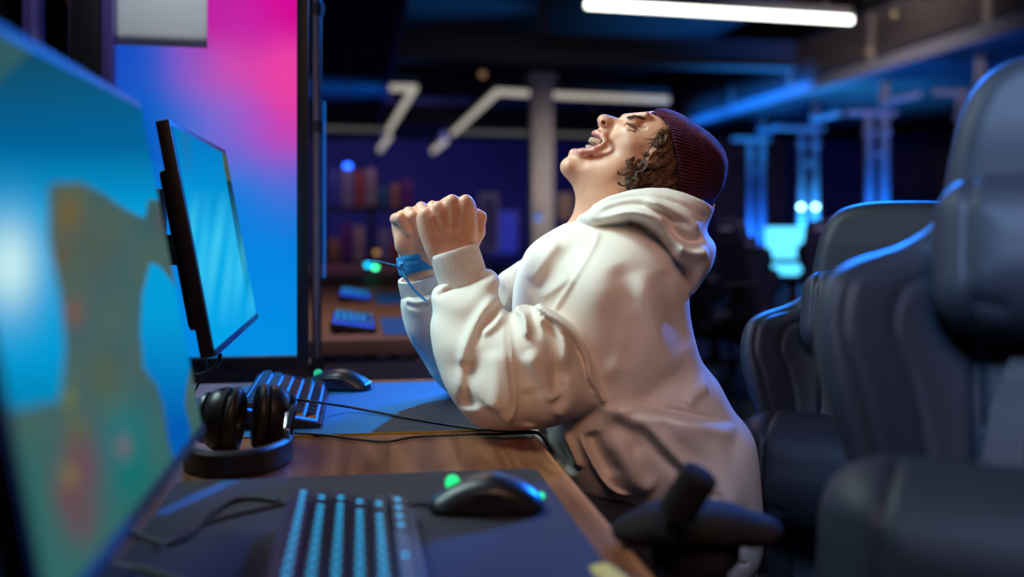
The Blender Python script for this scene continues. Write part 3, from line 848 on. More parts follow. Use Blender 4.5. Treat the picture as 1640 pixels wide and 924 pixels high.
def pic_near(u, v):
    if inpoly(LAND, u, v) and not inpoly(LAKE, u, v):
        n = .5 + .5*sin(u*.05 + 2)*sin(v*.043 + u*.01)
        c = mixc((.050,.125,.135), (.078,.140,.112), n)
        if v > 620: c = mixc(c, (.035,.15,.13), (v-620)/160)
        for (x, y, r, k) in ((110,345,26,(.22,.13,.015)), (98,410,18,(.16,.10,.03)), (118,500,17,(.26,.10,.05)), (112,640,12,(.20,.20,.02)), (122,690,20,(.13,.16,.03)), (150,400,40,(.09,.12,.08)),
                             (132,745,36,(.19,.04,.07)), (108,790,22,(.20,.05,.06)), (130,830,30,(.16,.06,.07)), (112,760,14,(.24,.20,.05)), (205,700,40,(.0,.20,.22)), (210,760,30,(.0,.18,.17)), (198,715,14,(.20,.14,.16)),
                             (260,350,14,(.10,.09,.08)), (170,600,30,(.10,.13,.05))):
            q = ((u-x)/r)**2 + ((v-y)/(r*1.5))**2
            if q < 4: c = mixc(c, k, .75*math.exp(-q))
        return c
    # water
    c = mixc((.006,.075,.12), (.0,.14,.36), (v - 80 + u*.10)/150)
    if u + v*1.2 < 150: c = (.035,.12,.13)
    c = mixc(c, (.0,.38,.78), (v - 230)/110)
    if inpoly(LAKE, u, v):
        c = mixc((.0,.38,.78), (.0,.12,.50), (v-500)/180)
    q = ((u-15)/48)**2 + ((v-425)/75)**2
    c = mixc(c, (.62,.95,1.0), 1.1*math.exp(-q*1.2)); 
    if v > 560 and u < 110: c = mixc(c, (.0,.28,.55), (v-560)/80)
    return c
def pic_far(u, v):
    c = mixc((.0,.16,.52), (.0,.40,.80), (v - 205 + (350-u)*.2)/190)
    st = .5 + .5*sin(u*.21 + v*.035) * sin(u*.07 - 1)
    if v > 300: c = mixc(c, (.06,.62,.90), st*s01((v-300)/80)*.75)
    if v > 440: c = mixc(c, (.0,.36,.80), (v-440)/90)
    c = mixc(c, (.01,.18,.42), .8*math.exp(-(((u - 296 - (v-215)*.12)/9)**2)) * s01(1.4 - (v-200)/70))
    if u > 356 + (v - 250)*.172: c = (.06,.10,.06) if v < 290 else mixc((.01,.03,.05), c, (v-290)/200)
    return c
tm = radians(10.4)
monitor((-.200, 1.730, .895), tm, .575, .318, pic_far, 1.0, 'slim far monitor tilted back, showing a bright cyan picture', (150, 90), 0, lip=mat('bezel_strip', (.02, .10, .25), .3))
monitor((-.167, .842, .856), tm, .530, .343, pic_near, .85, 'large blurred near monitor showing a teal and blue game map', (240, 150), 0)

# ------------------------------------------------------------------ partition at the end of the desk
pt = empty('partition_screen', (-.7, 2.42, 0), 0, 'tall backlit board glowing pink at the top and blue below', 'partition')
PANEL = mat('white_board', (.78, .78, .80), .55)
def XY(u, v, Y):
    """where the ray of a pixel meets the plane y = Y"""
    k = (u - 820)/FP; d = Y / (cos(YAW) - k*sin(YAW)); return W(k*d, d, CH - (v-HOR)*d/FP)
pl = XY(160, 360, 2.42); pr = XY(480, 360, 2.42); zb = XY(400, 573, 2.42).z
MB().box(((pl.x + pr.x)/2, 2.435, (zb + 2.3)/2), (pr.x - pl.x, .02, 2.3 - zb), bev=.002).build('board', PANEL, pt, True)
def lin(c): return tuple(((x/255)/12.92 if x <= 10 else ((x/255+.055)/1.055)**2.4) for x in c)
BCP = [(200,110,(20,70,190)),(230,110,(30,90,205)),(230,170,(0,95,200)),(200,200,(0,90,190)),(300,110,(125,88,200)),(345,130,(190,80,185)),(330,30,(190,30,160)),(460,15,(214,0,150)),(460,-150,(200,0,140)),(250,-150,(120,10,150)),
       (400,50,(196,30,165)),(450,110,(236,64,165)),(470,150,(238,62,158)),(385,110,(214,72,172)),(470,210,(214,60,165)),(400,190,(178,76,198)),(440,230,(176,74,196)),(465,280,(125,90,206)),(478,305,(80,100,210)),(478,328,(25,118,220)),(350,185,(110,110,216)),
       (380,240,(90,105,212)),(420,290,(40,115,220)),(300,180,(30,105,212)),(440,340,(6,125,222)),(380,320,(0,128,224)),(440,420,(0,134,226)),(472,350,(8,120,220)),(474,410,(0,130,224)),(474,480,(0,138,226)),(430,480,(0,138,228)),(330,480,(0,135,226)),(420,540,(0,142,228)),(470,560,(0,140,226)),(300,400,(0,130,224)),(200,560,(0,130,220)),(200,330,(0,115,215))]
def board_pic(u, v):  # pink and blue wash of the backlight, painted into the emission colour
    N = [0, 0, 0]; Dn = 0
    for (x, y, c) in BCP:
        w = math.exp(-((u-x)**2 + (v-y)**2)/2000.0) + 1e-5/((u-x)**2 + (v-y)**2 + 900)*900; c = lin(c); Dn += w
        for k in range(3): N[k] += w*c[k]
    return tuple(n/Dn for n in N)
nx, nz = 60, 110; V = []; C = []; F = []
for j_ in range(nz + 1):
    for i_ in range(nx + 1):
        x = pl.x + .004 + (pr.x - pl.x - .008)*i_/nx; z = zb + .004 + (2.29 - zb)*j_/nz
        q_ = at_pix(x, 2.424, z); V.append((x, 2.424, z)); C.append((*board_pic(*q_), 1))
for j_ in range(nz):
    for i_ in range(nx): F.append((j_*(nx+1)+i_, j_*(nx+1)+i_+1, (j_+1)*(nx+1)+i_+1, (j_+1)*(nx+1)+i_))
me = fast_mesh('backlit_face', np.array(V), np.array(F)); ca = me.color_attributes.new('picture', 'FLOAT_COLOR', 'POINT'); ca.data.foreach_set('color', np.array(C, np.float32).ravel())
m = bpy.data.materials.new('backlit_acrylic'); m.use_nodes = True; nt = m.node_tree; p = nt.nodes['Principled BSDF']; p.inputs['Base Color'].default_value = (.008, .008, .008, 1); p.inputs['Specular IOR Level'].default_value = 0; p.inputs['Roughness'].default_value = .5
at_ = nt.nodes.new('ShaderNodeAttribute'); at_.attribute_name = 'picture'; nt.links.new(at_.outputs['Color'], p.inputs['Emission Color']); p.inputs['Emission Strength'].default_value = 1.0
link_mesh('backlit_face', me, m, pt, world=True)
mb = MB(); mb.box(((pl.x+pr.x)/2, 2.43, zb - .012), (pr.x - pl.x, .03, .022)); mb.build('bottom_rail', DSTEEL, pt, True)
p0 = XY(485, 360, 2.10)
post = MB().box((p0.x, 2.10, (DZ + 2.4)/2), (.0235, .022, 2.4 - DZ), bev=.002).box((p0.x, 2.10, DZ + .002), (.05, .04, .004), bev=.001).build('steel_post', mat('post_black', (.025, .023, .028), .35, metal=.5))
post.data.transform(Matrix.Translation((-p0.x, -2.10, -DZ))); post.location = (p0.x, 2.10, DZ); tag(post, 'tall slim black post at the end of the desk, right of the pink board', 'post')
# paper sheet pinned to the board
a = XY(184, 72, 2.415); b = XY(333, 77, 2.415)
mb = MB(); V = []; F = []; nx, nz = 14, 10
for j in range(nz + 1):
    for i in range(nx + 1):
        s, r = i/nx, j/nz; x = a.x + (b.x - a.x)*s; z = a.z - .004*s + .297*r
        V.append((x, 2.412 - .006*sin(s*3)*(1-r)**2 - .008*s*s*(1-r), z))
for j in range(nz):
    for i in range(nx): F.append((j*(nx+1)+i, j*(nx+1)+i+1, (j+1)*(nx+1)+i+1, (j+1)*(nx+1)+i))
mb._add(V, F, 0, True); o = mb.build('paper_sheet', mat('paper', (.80, .84, .85), .8)); tag(o, 'blank white paper sheet fixed high on the pink board', 'paper')
md = o.modifiers.new('thick', 'SOLIDIFY'); md.thickness = .0008
# cabinet / doorway edge left of the board
t = empty('glass_cabinet', (-.9, 2.40, 0), 0, 'dark glass cabinet with a bright metal trim at the top left', 'cabinet')
q = XY(161, 60, 2.38); q0 = XY(117, 60, 2.38); q1 = XY(182, 60, 2.38); q2 = XY(45, 60, 2.38); q3 = XY(-40, 60, 2.38)
MB().box(((q.x+q0.x)/2, 2.42, 1.2), (q.x - q0.x, .10, 2.4), bev=.003).build('side_panel', mat('cabinet_black', (.008, .008, .012), .5), t, True)
MB().box(((q.x+q1.x)/2 + .001, 2.39, 1.2), (q1.x - q.x - .004, .04, 2.4), bev=.003).build('trim', mat('violet_trim', (.10, .07, .30), .4), t, True)
MB().cyl((q0.x - .004, 2.37, .9), (q0.x - .004, 2.37, 2.4), .0035, n=12).build('metal_trim', mat('chrome', (.8, .85, .9), .12, metal=1), t, True)
MB().box(((q2.x+q0.x)/2, 2.60, 1.2), (q0.x - q2.x, .02, 2.4)).build('back_panel', mat('cabinet_dark', (.02, .015, .03), .6), t, True)
mb = MB(); mb._add([(q2.x+.0, 2.50, 1.66), (q0.x - .01, 2.50, 1.545), (q0.x - .01, 2.50, 1.80), (q2.x, 2.50, 1.80), (q2.x+.0, 2.56, 1.66), (q0.x - .01, 2.56, 1.545), (q0.x - .01, 2.56, 1.80), (q2.x, 2.56, 1.80)], [(0,1,2,3),(7,6,5,4),(0,4,5,1),(1,5,6,2),(2,6,7,3),(3,7,4,0)])
mb.build('shelf_board', mat('amber_board', (.42, .20, .02), .5, noise=(14, .3)), t, True)
MB().box((q2.x, 2.42, 1.2), (.022, .10, 2.4), bev=.003).build('trim', MATS['violet_trim'], t, True)
MB().box(((q3.x+q2.x)/2, 2.44, 1.2), (q2.x - q3.x, .06, 2.4)).build('side_panel', MATS['cabinet_black'], t, True)

# ------------------------------------------------------------------ the person
SKIN = mat('skin', (0.74, 0.385, 0.245), 0.42, spec=0.4, sss=0.25, noise=(45, 0.08), bump=(700, 0.15, 0.0006))
LIP = mat('lip', (0.62, 0.22, 0.18), 0.35, sss=0.2)
CLOTH = mat('white_fleece', (0.79, 0.71, 0.62), 0.85, spec=0.15, bump=(900, 0.25, 0.0006), sheen=0.15)
RIBKNIT = mat('rib_knit', (0.78, 0.74, 0.69), 0.9, spec=0.1, bump=(1200, 0.35, 0.0008), sheen=0.15)
TROUSER = mat('trouser_cloth', (0.015, 0.016, 0.03), 0.8, bump=(500, 0.2, 0.0006))
HAIR = mat('hair_brown', (0.125, 0.052, 0.025), 0.5, spec=0.3, noise=(60, 0.5))
HAIR2 = mat('hair_light_brown', (0.17, 0.080, 0.040), 0.5, spec=0.3)
TEETH = mat('teeth', (0.85, 0.72, 0.55), 0.25)
TONGUE = mat('tongue', (0.55, 0.16, 0.12), 0.35, sss=0.2)
LACE = mat('blue_lace', (0.01, 0.22, 0.50), 0.8, bump=(1500, 0.5, 0.001))

def build_head():
    S = Sculpt((0.055, 1.59, 0.93), (0.37, 1.81, 1.285), 0.0015)
    d = 1.70
    prof = pxs([(1080,194),(1049,186),(1031,184.5),(1016,185),(1008,187),(1001,192),(993,190.5),(984,187.5),(975,184.5),
                (967,183),(960,185.5),(956.5,191),(957.5,197),(961,203),(957,207),(951.5,211),(949.5,217),(955,221),(962,226),(963,234),
                (952,240),(943,243),(934,240.5),(925,240.5),(917,244),(913,252),(907,256),(901,262),(899.5,269),(902,277),(908,285),
                (915,294),(920,303),(924,317),(922,330),(917,345),(905,372),(960,400),(1040,400),(1080,350),(1100,300),(1098,222)], d)
    S.inflate(spline(prof, 4, True), 1.70, 0.022, 0.020, 0, soft=1)
    # cheeks, jaw and neck
    jaw = pxs([(1062,180),(1030,181),(1010,189),(994,195),(984,204),(976,218),(968,236),(952,247),(934,252),(918,262),(912,275),(918,288),
               (926,300),(931,318),(929,335),(918,365),(960,400),(1050,400),(1085,340),(1095,270),(1090,210)], d)
    wid = S.idw([(*pxs([(u, v)], d)[0], w) for (u, v, w) in ((1060,195,.066),(1030,200,.064),(1000,205,.055),(988,225,.054),(955,250,.040),
                (920,270,.028),(935,290,.040),(980,270,.060),(1012,240,.062),(1060,250,.074),(1000,300,.060),(935,320,.045),(960,350,.062),(1020,360,.066))])
    fold = S.folds([(pxs([(985,200),(977,212),(972,226),(965,238),(954,248),(943,256)], 1.645), .0045, -.0040, 'r'),
                    (pxs([(990,203),(983,216),(978,230),(972,242),(962,252)], 1.645), .0060, .0022, 'r'),
                    (pxs([(1001,197),(1008,199.5),(1015,202),(1023,206)], 1.645), .0020, -.0030, 'r'),
                    (pxs([(1002,192.5),(1009,194),(1017,197),(1025,201)], 1.645), .0026, .0032, 'r'),
                    (pxs([(1003,203),(1010,206),(1018,209)], 1.645), .0022, .0028, 'r'),
                    (pxs([(1006,208.5),(1014,211),(1022,213)], 1.645), .0022, -.0014, 'r'),
                    (pxs([(1020,197),(1027,197),(1034,195)], 1.645), .0022, -.0014, 'r'),
                    (pxs([(1022,203),(1030,205),(1037,205)], 1.645), .0022, -.0014, 'r'),
                    (pxs([(1005,188),(1013,187),(1023,189),(1032,193)], 1.645), .0040, .0025, 'r'),
                    (pxs([(996,203),(1006,214),(1008,226)], 1.64), .0150, .0040, 'r'),
                    (pxs([(932,300),(965,300),(1000,285)], 1.64), .0100, -.0030, 'r'),
                    (pxs([(915,262),(940,262),(975,262),(1000,272)], 1.64), .0140, .0025, 'r')])
    S.inflate(spline(jaw, 4, True), 1.70, wid, 0.052, 0.010, soft=8, disp=fold)
    # neck carried down into the collar
    S.cone(PX(985, 305, 1.70), PX(990, 395, 1.70), .058, .062, .02)
    S.ell(PX(1080, 252, 1.70), (.058, .070, .058), None, .02)
    for s in (-1, 1):
        S.ell((PX(968.5, 198, d)[0], 1.70 + s*.0150, PX(968.5, 198, d)[2]), (.0105, .0068, .0085), None, .005)
        S.cone((PX(1000, 188, d)[0], 1.70 + s*.012, PX(0, 189, d)[2]), (PX(1030, 187, d)[0], 1.70 + s*.045, PX(0, 189, d)[2]), .006, .006, .010)
        # closed lids
        S.ell((PX(1012, 199, d)[0], 1.70 + s*.038, PX(0, 200, d)[2]), (.013, .0115, .0085), [[.93,0,-.36],[0,1,0],[.36,0,.93]], .007)
        S.chain([(PX(1003,197,d)[0], 1.70+s*.0455, PX(0,197,d)[2]), (PX(1011,200,d)[0], 1.70+s*.0530, PX(0,200,d)[2]), (PX(1021,204.5,d)[0], 1.70+s*.0565, PX(0,204.5,d)[2]), (PX(1030,208,d)[0], 1.70+s*.0615, PX(0,208,d)[2])], [.0016,.0020,.0017,.0010], .0012, 'cut')
        # ears
        S.ell((PX(1046, 252, d)[0], 1.70 + s*.074, PX(0, 252, d)[2]), (.017, .009, .030), [[.8,0,-.6],[0,1,0],[.6,0,.8]], .004)
    # nostrils
    for s in (-1, 1):
        S.ell((PX(965.5, 199, d)[0], 1.70 + s*.0165, PX(0, 198.5, d)[2]), (.0048, .0075, .0032), [[.8,0,-.6],[0,1,0],[.6,0,.8]], .0015, 'cut')
    # nose wing groove
    # lower lip and chin roundness, upper lip band
    for s in (-1, 1):
        S.chain([PX(920, 247, 1.70), (PX(932, 247, d)[0], 1.70 + s*.018, PX(0, 246, d)[2]), (PX(950, 243, d)[0], 1.70 + s*.031, PX(0, 243, d)[2]), (PX(961, 236, d)[0], 1.70 + s*.035, PX(0, 236, d)[2])],
                [.0088, .0078, .0055, .0045], .004)
        S.chain([PX(953.5, 215, 1.70), (PX(957, 215, d)[0], 1.70 + s*.012, PX(0, 215, d)[2]), (PX(964, 221, d)[0], 1.70 + s*.027, PX(0, 221, d)[2]), (PX(966, 231, d)[0], 1.70 + s*.036, PX(0, 231, d)[2])],
                [.0062, .0062, .0055, .0045], .003)
    S.ell(PX(912, 267, 1.70), (.0135, .022, .0145), None, .010)
    # open mouth
    for s in (-1, 1):
        S.chain([PX(946, 229, 1.70), (PX(952, 230, d)[0], 1.70 + s*.018, PX(0, 230, d)[2]), (PX(962, 231, d)[0], 1.70 + s*.030, PX(0, 231, d)[2])], [.0135, .0105, .0050], .003, 'cut')
    S.chain([PX(935, 231, 1.70), PX(960, 236, 1.70), PX(985, 246, 1.70)], [.012, .015, .014], .004, 'cut')
    me, V, Q = S.mesh('head_tmp')
    return V, Q

def fist(kind):
    if kind == 'near':
        S = Sculpt((-0.175, 1.545, 0.93), (-0.025, 1.70, 1.135), 0.0014)
        d = 1.59
        P = pxs([(684,412),(676,392),(669,372),(665.5,352),(668,341),(679,333),(690,329),(701,323),(712,315),(724,312),(736,315),(747,312),(757,318),
                 (763,332),(764,350),(766,370),(764,386),(758,398),(750,425),(700,430)], d)
        dis = S.folds([(pxs([(702,330),(706,352),(712,380)], 1.57), .0045, .0010, 'r'), (pxs([(724,322),(724,350),(722,385)], 1.57), .0045, .0011, 'r'),
                       (pxs([(745,322),(741,350),(733,385)], 1.57), .0045, .0010, 'r'), (pxs([(683,342),(692,365),(705,390)], 1.57), .0045, .0007, 'r'),
                       (pxs([(713,330),(714,350),(716,370)], 1.57), .0045, -.0006, 'r'), (pxs([(735,328),(733,350),(728,370)], 1.57), .0045, -.0006, 'r'),
                       (pxs([(692,335),(700,360),(708,380)], 1.57), .0045, -.0005, 'r')])
        S.inflate(spline(P, 3, True), 1.603, 0.024, 0.020, 0, soft=3, disp=dis)
        kn = [(682,343,.0098),(702,333,.0105),(724,323,.0112),(746,323,.0110)]
        for (u, v, r) in kn:
            c = PX(u, v, d)
            S.ell((c[0], 1.590, c[2]), (r, r*1.05, r*1.05), None, .004)
            S.chain([(c[0], 1.594, c[2]), (c[0]*1.0+.001, 1.632, c[2]-.004), (c[0]+.001, 1.640, c[2]-.030), (c[0], 1.616, c[2]-.036)], [r, r*.95, r*.9, r*.8], .002)
        S.chain([PX(752,400,1.605), PX(766,372,1.610), PX(769,348,1.620), (PX(764,340,1.64)[0], 1.645, PX(0,342,1.64)[2])], [.012, .0105, .0100, .0085], .005)
        S.cone(PX(722,385,1.605), PX(738,465,1.60), .026, .029, .012, sq=(1, 1.15, 1))
    else:
        S = Sculpt((-0.222, 1.66, 0.92), (-0.10, 1.83, 1.125), 0.0014)
        d = 1.74
        P = pxs([(639,412),(634,395),(628,376),(626,358),(629,345),(639,337),(652,334),(665,329),(678,326),(692,330),(702,345),(702,380),(697,400),(694,425),(650,430)], d)
        S.inflate(spline(P, 3, True), 1.752, 0.028, 0.022, 0, soft=3)
        # heel of the palm and its crease
        S.ell((PX(645,388,1.73)[0], 1.733, PX(0,388,1.73)[2]), (.015,.012,.022), None, .006)
        S.ell((PX(676,388,1.73)[0], 1.737, PX(0,388,1.73)[2]), (.018,.014,.026), [[.9,0,.4],[0,1,0],[-.4,0,.9]], .006)
        f = [((634,350),(643,343),(657,372),.0100),((654,340),(662,341),(671,370),.0103),((674,332),(680,334),(687,364),.0103),((692,330),(699,333),(703,362),.0100)]
        for i, (k0, p0, t0, r) in enumerate(f):
            o = .003 * i
            S.chain([(PX(*k0,d)[0], 1.775, PX(*k0,d)[2]-.008), (PX(*k0,d)[0]+.001, 1.732+o, PX(*k0,d)[2]-.001), (PX(*p0,d)[0], 1.719+o, PX(*p0,d)[2]-.007), (PX(*t0,d)[0], 1.721+o, PX(*t0,d)[2])],
                    [r*1.05, r*1.02, r, r*.86], .0018)
        S.chain([(PX(690,395,d)[0],1.76,PX(0,395,d)[2]), (PX(704,368,d)[0],1.75,PX(0,372,d)[2]), (PX(694,362,d)[0],1.724,PX(0,362,d)[2])], [.012,.0105,.009], .004)
        S.cone(PX(668,392,1.75), PX(673,470,1.75), .027, .029, .012, sq=(1, 1.12, 1))
    me, V, Q = S.mesh('fist_tmp')
    return V, Q

def body_core():
    """neck, trunk, arms and legs under the clothes"""
    S = Sculpt((-0.45, 1.30, 0.04), (0.62, 2.05, 1.06), 0.007)
    k = .03
    S.chain([PX(1000,370,1.70), PX(1010,440,1.70)], [.060,.085], k)
    S.ell((.19,1.70,.90), (.085,.125,.12), [[.9,0,-.4],[0,1,0],[.4,0,.9]], k)
    S.ell((.24,1.70,.77), (.085,.12,.15), None, k)
    S.ell((.30,1.70,.60), (.075,.11,.10), None, k)
    # near arm, far arm (kept inside the sleeves)
    S.chain([(.15,1.64,.90), (.02,1.545,.82), (-.085,1.60,.965)], [.040,.030,.024], .02)
    S.chain([(.13,1.79,.90), (-.01,1.85,.84), (-.155,1.757,.985)], [.040,.030,.024], .02)
    for s in (-1, 1):
        hip = (.27, 1.70+s*.075, .56); knee = (-.08, 1.70+s*.11, .55); ank = (-.14, 1.70+s*.12, .11)
        S.chain([hip, knee, ank], [.060,.045,.034], .02)
        S.chain([ank, (-.27, 1.70+s*.13, .085)], [.036,.030], .01)
    me, V, Q = S.mesh('core_tmp')
    return V, Q

hv, hq = build_head(); nv, nq = fist('near'); fv, fq = fist('far'); cv_, cq_ = body_core()
me = join_meshes('person', [(to_world_arr(v), q) for v, q in ((hv, hq), (nv, nq), (fv, fq), (cv_, cq_))])
person = link_mesh('person', me, [SKIN, LIP])
# lips and the inside of the mouth are pinker
hva = hv
co = np.concatenate([hv, nv, fv, cv_])
nf = len(me.polygons); fi = np.zeros(nf, np.int32); lv = np.empty(nf * 4, np.int32); me.polygons.foreach_get('vertices', lv)
fc = co[lv.reshape(-1, 4)].mean(1)
ups = (fc[:, 0] - 0) / fc[:, 1] * FP + 820; vps = HOR + (CH - fc[:, 2]) * FP / fc[:, 1]
inner = np.hypot((ups - 953), (vps - 229)) < 10
lipu = (np.abs(ups - 954) < 8) & (np.abs(vps - 214) < 5) & (np.abs(fc[:, 1] - 1.70) < .03)
lipl = (ups > 917) & (ups < 950) & (vps < 247.5) & (vps > 236) & (np.abs(fc[:, 1] - 1.70) < .036)
fi[(inner | lipu | lipl) & (fc[:, 2] > 1.1)] = 1
me.polygons.foreach_set('material_index', fi)
PO = W(.30, 1.70, 0.0)
me.transform(Matrix.Translation(-PO)); person.location = PO
tag(person, 'person in a white hoodie and maroon beanie, head thrown back shouting, both fists raised', 'person')

def head_b(u, v, r=2.2):
    """distance of the near side of the head at a pixel"""
    uu = 820 + FP*hv[:, 0]/hv[:, 1]; vv = HOR - FP*(hv[:, 2] - CH)/hv[:, 1]
    m = (np.abs(uu - u) < r) & (np.abs(vv - v) < r)
    return float(hv[m, 1].min()) if m.any() else 1.64
mb = MB()
for pts, r in (([(1002,196.5),(1006,198.5),(1011,200.5),(1016,203),(1022,206.5)], .00075), ([(1002,196.8),(1008,199.5),(1014,202.3),(1019,205)], .0006)):
    mb.tube(spline([PW(u, v, head_b(u, v) - .0003) for u, v in pts], 4), r, 5)
rr_ = random.Random(5)
for i in range(26):
    t = i / 25; u = 1003 + 19*t; v = 197 + 9.3*t; b = head_b(u, v)
    mb.tube([PW(u, v, b), PW(u - 1.5 + rr_.uniform(-.6, .6), v + 1.2, b - .0015), PW(u - 2.6 + rr_.uniform(-1, 1), v + 1.6 + rr_.uniform(-.5, 1), b - .0032)], [.00025, .0002, .00008], 3, 0, False)
mb.build('eyelashes', mat('lash', (.03, .012, .008), .6), person, True)
# teeth and tongue
mb = MB()
for row, (u0, v0, lean, tilt) in enumerate(((946.5, 222.5, 1, 0), (940.5, 237.5, 1, 0))):
    for i in range(-5, 6):
        t = i / 5.0
        b = 1.70 + .0245 * sin(t * 1.25) ; back = .017 * (1 - cos(t * 1.35))
        c = Vector(PX(u0, v0, 1.70)); c.y = b
        c.x += back; c.z += (-back * .35)
        big = .0046 if abs(i) < 3 else .0042
        dirz = Vector((-.55, 0, -.83)) if row == 0 else Vector((-.10, 0, 1.0))
        R = Vector(dirz).to_track_quat('Z', 'Y').to_matrix()
        c2 = c + dirz * .002
        wv = W(*c2)
        rot = Matrix.Rotation(-YAW, 3, 'Z') @ R @ Matrix.Rotation(0, 3, 'Z')
        mb.box(wv, (.0050, big, .0085 if row == 0 else .0072), rot, .0013)
mb.build('teeth', TEETH, person, True)
mb = MB()
mb.tube([PW(950, 240, 1.70), PW(957, 237, 1.70), PW(966, 237, 1.70), PW(978, 246, 1.70)], [.004, .009, .012, .010], 12)
mb.build('tongue', TONGUE, person, True)

# ---- beanie
def build_hat():
    S = Sculpt((0.20, 1.585, 1.055), (0.395, 1.815, 1.285), 0.0017)
    P = pxs([(1044,179),(1050,175),(1059,173),(1075,176),(1096,186),(1109,195),(1129,208),(1146,223),(1159,240),(1165,259),(1165,275),(1158,300),(1148,316),
             (1136,330),(1110,345),(1060,350),(1030,320),(1010,280),(1005,240),(1008,205),(1016,188),(1030,181)], 1.69)
    wid = S.idw([(*pxs([(u, v)], 1.69)[0], w) for (u, v, w) in ((1060,185,.090),(1075,240,.098),(1085,290,.098),(1110,240,.096),(1140,260,.086),(1130,300,.086))])
    dis = S.folds([(pxs([(1112,190),(1118,240),(1117,300)], 1.62), .0045, -.0006, 'r'), (pxs([(1055,180),(1069,205),(1076,250),(1080,300)], 1.62), .0040, .0022, 'r')])
    S.inflate(spline(P, 4, True), 1.70, wid, 0.062, 0, soft=8, disp=dis)
    cutp = pxs([(1046,150),(1046,180),(1056,184),(1066,193),(1071,212),(1075,234),(1080,257),(1083,285),(1086,320),(1090,360),(980,360),(980,150)], 1.64)
    prism_op(S, cutp, 1.4, 2.0, .004, 'cut')
    c = PX(1085, 250, 1.70)
    me, V, Q = S.mesh('beanie')
    phi = np.arctan2(V[:, 1] - 1.70, V[:, 2] - (c[2] - .01) + (V[:, 0] - c[0]) * 0.22)
    a = me.attributes.new('rib', 'FLOAT', 'POINT'); a.data.foreach_set('value', phi.astype(np.float32))
    return me, V
hm = bpy.data.materials.new('maroon_knit'); hm.use_nodes = True
nt = hm.node_tree; p = nt.nodes['Principled BSDF']; p.inputs['Roughness'].default_value = .9; p.inputs['Specular IOR Level'].default_value = .15
p.inputs['Sheen Weight'].default_value = .7; p.inputs['Sheen Roughness'].default_value = .3; p.inputs['Sheen Tint'].default_value = (.5, .25, .6, 1)
at = nt.nodes.new('ShaderNodeAttribute'); at.attribute_name = 'rib'
m1 = nt.nodes.new('ShaderNodeMath'); m1.operation = 'MULTIPLY'; m1.inputs[1].default_value = 112
m2 = nt.nodes.new('ShaderNodeMath'); m2.operation = 'SINE'
m3 = nt.nodes.new('ShaderNodeMath'); m3.operation = 'MULTIPLY_ADD'; m3.inputs[1].default_value = .5; m3.inputs[2].default_value = .5
nt.links.new(at.outputs['Fac'], m1.inputs[0]); nt.links.new(m1.outputs[0], m2.inputs[0]); nt.links.new(m2.outputs[0], m3.inputs[0])
bm_ = nt.nodes.new('ShaderNodeBump'); bm_.inputs['Strength'].default_value = 1.0; bm_.inputs['Distance'].default_value = .0025
nt.links.new(m3.outputs[0], bm_.inputs['Height']); nt.links.new(bm_.outputs['Normal'], p.inputs['Normal'])
cr = nt.nodes.new('ShaderNodeMix'); cr.data_type = 'RGBA'
cr.inputs[6].default_value = (.016, .003, .008, 1); cr.inputs[7].default_value = (.105, .010, .022, 1)
nt.links.new(m3.outputs[0], cr.inputs[0]); nt.links.new(cr.outputs[2], p.inputs['Base Color'])
hme, hV = build_hat()
hat = link_mesh('beanie', hme, hm, person, world=True)
# wool fuzz standing off the knit
rng = random.Random(4)
nr = np.empty(len(hV) * 3, np.float32); hme.vertices.foreach_get('normal', nr); nr = nr.reshape(-1, 3)
hw = np.empty(len(hV) * 3, np.float32); hme.vertices.foreach_get('co', hw); hw = hw.reshape(-1, 3)
FV = []; FQ = []
for i in rng.sample(range(len(hV)), 5000):
    if hV[i, 2] < 1.09: continue
    p0 = Vector(hw[i]); n = Vector(nr[i]); t = Vector((rng.gauss(0, 1), rng.gauss(0, 1), rng.gauss(0, 1)))
    t = (t - n * t.dot(n)).normalized(); s = t.cross(n) * .00013; L = rng.uniform(.0012, .0040)
    q = len(FV)
    FV += [p0 - s, p0 + s, p0 + n * L * .6 + t * L * .5 + s * .5, p0 + n * L * .6 + t * L * .5 - s * .5]; FQ.append((q, q+1, q+2, q+3))
fz = fast_mesh('fuzz', np.array([tuple(v) for v in FV]), np.array(FQ))
fzo = link_mesh('wool_fuzz', fz, mat('maroon_fuzz', (.30, .12, .26), .8), hat); tag(fzo, kind='stuff')

# ---- hair
HR = random.Random(11)
def hair_surf(u, v):
    """distance of the temple surface at a pixel"""
    x = (u - 1045) / 70.0; y = (v - 262) / 75.0
    return 1.70 - .072 * sqrt(max(.25, 1 - .45 * x * x - .35 * y * y))
def strand(mb, u0, v0, u1, v1, amp, turns, r, lift, mi, sag=0.0):
    pts = []; n = 18; ph = HR.uniform(0, 6.28)
    for i in range(n + 1):
        t = i / n
        u = u0 + (u1 - u0) * t; v = v0 + (v1 - v0) * t + sag * sin(pi * t)
        e = min(1, t * 2.5)
        cu = amp * e * cos(ph + turns * 6.28 * t) - amp * e * cos(ph) * (1 - t); cv = amp * e * sin(ph + turns * 6.28 * t)
        b = hair_surf(u + cu, v + cv) - lift * min(1, t * 4 + .3) - .0010 * amp * cos(ph + turns * 6.28 * t + 1)
        pts.append(PW(u + cu, v + cv, b))
    mb.tube(pts, [r * (1 - .7 * (i / n) ** 2) for i in range(n + 1)], 4, mi, False)
mb = MB()
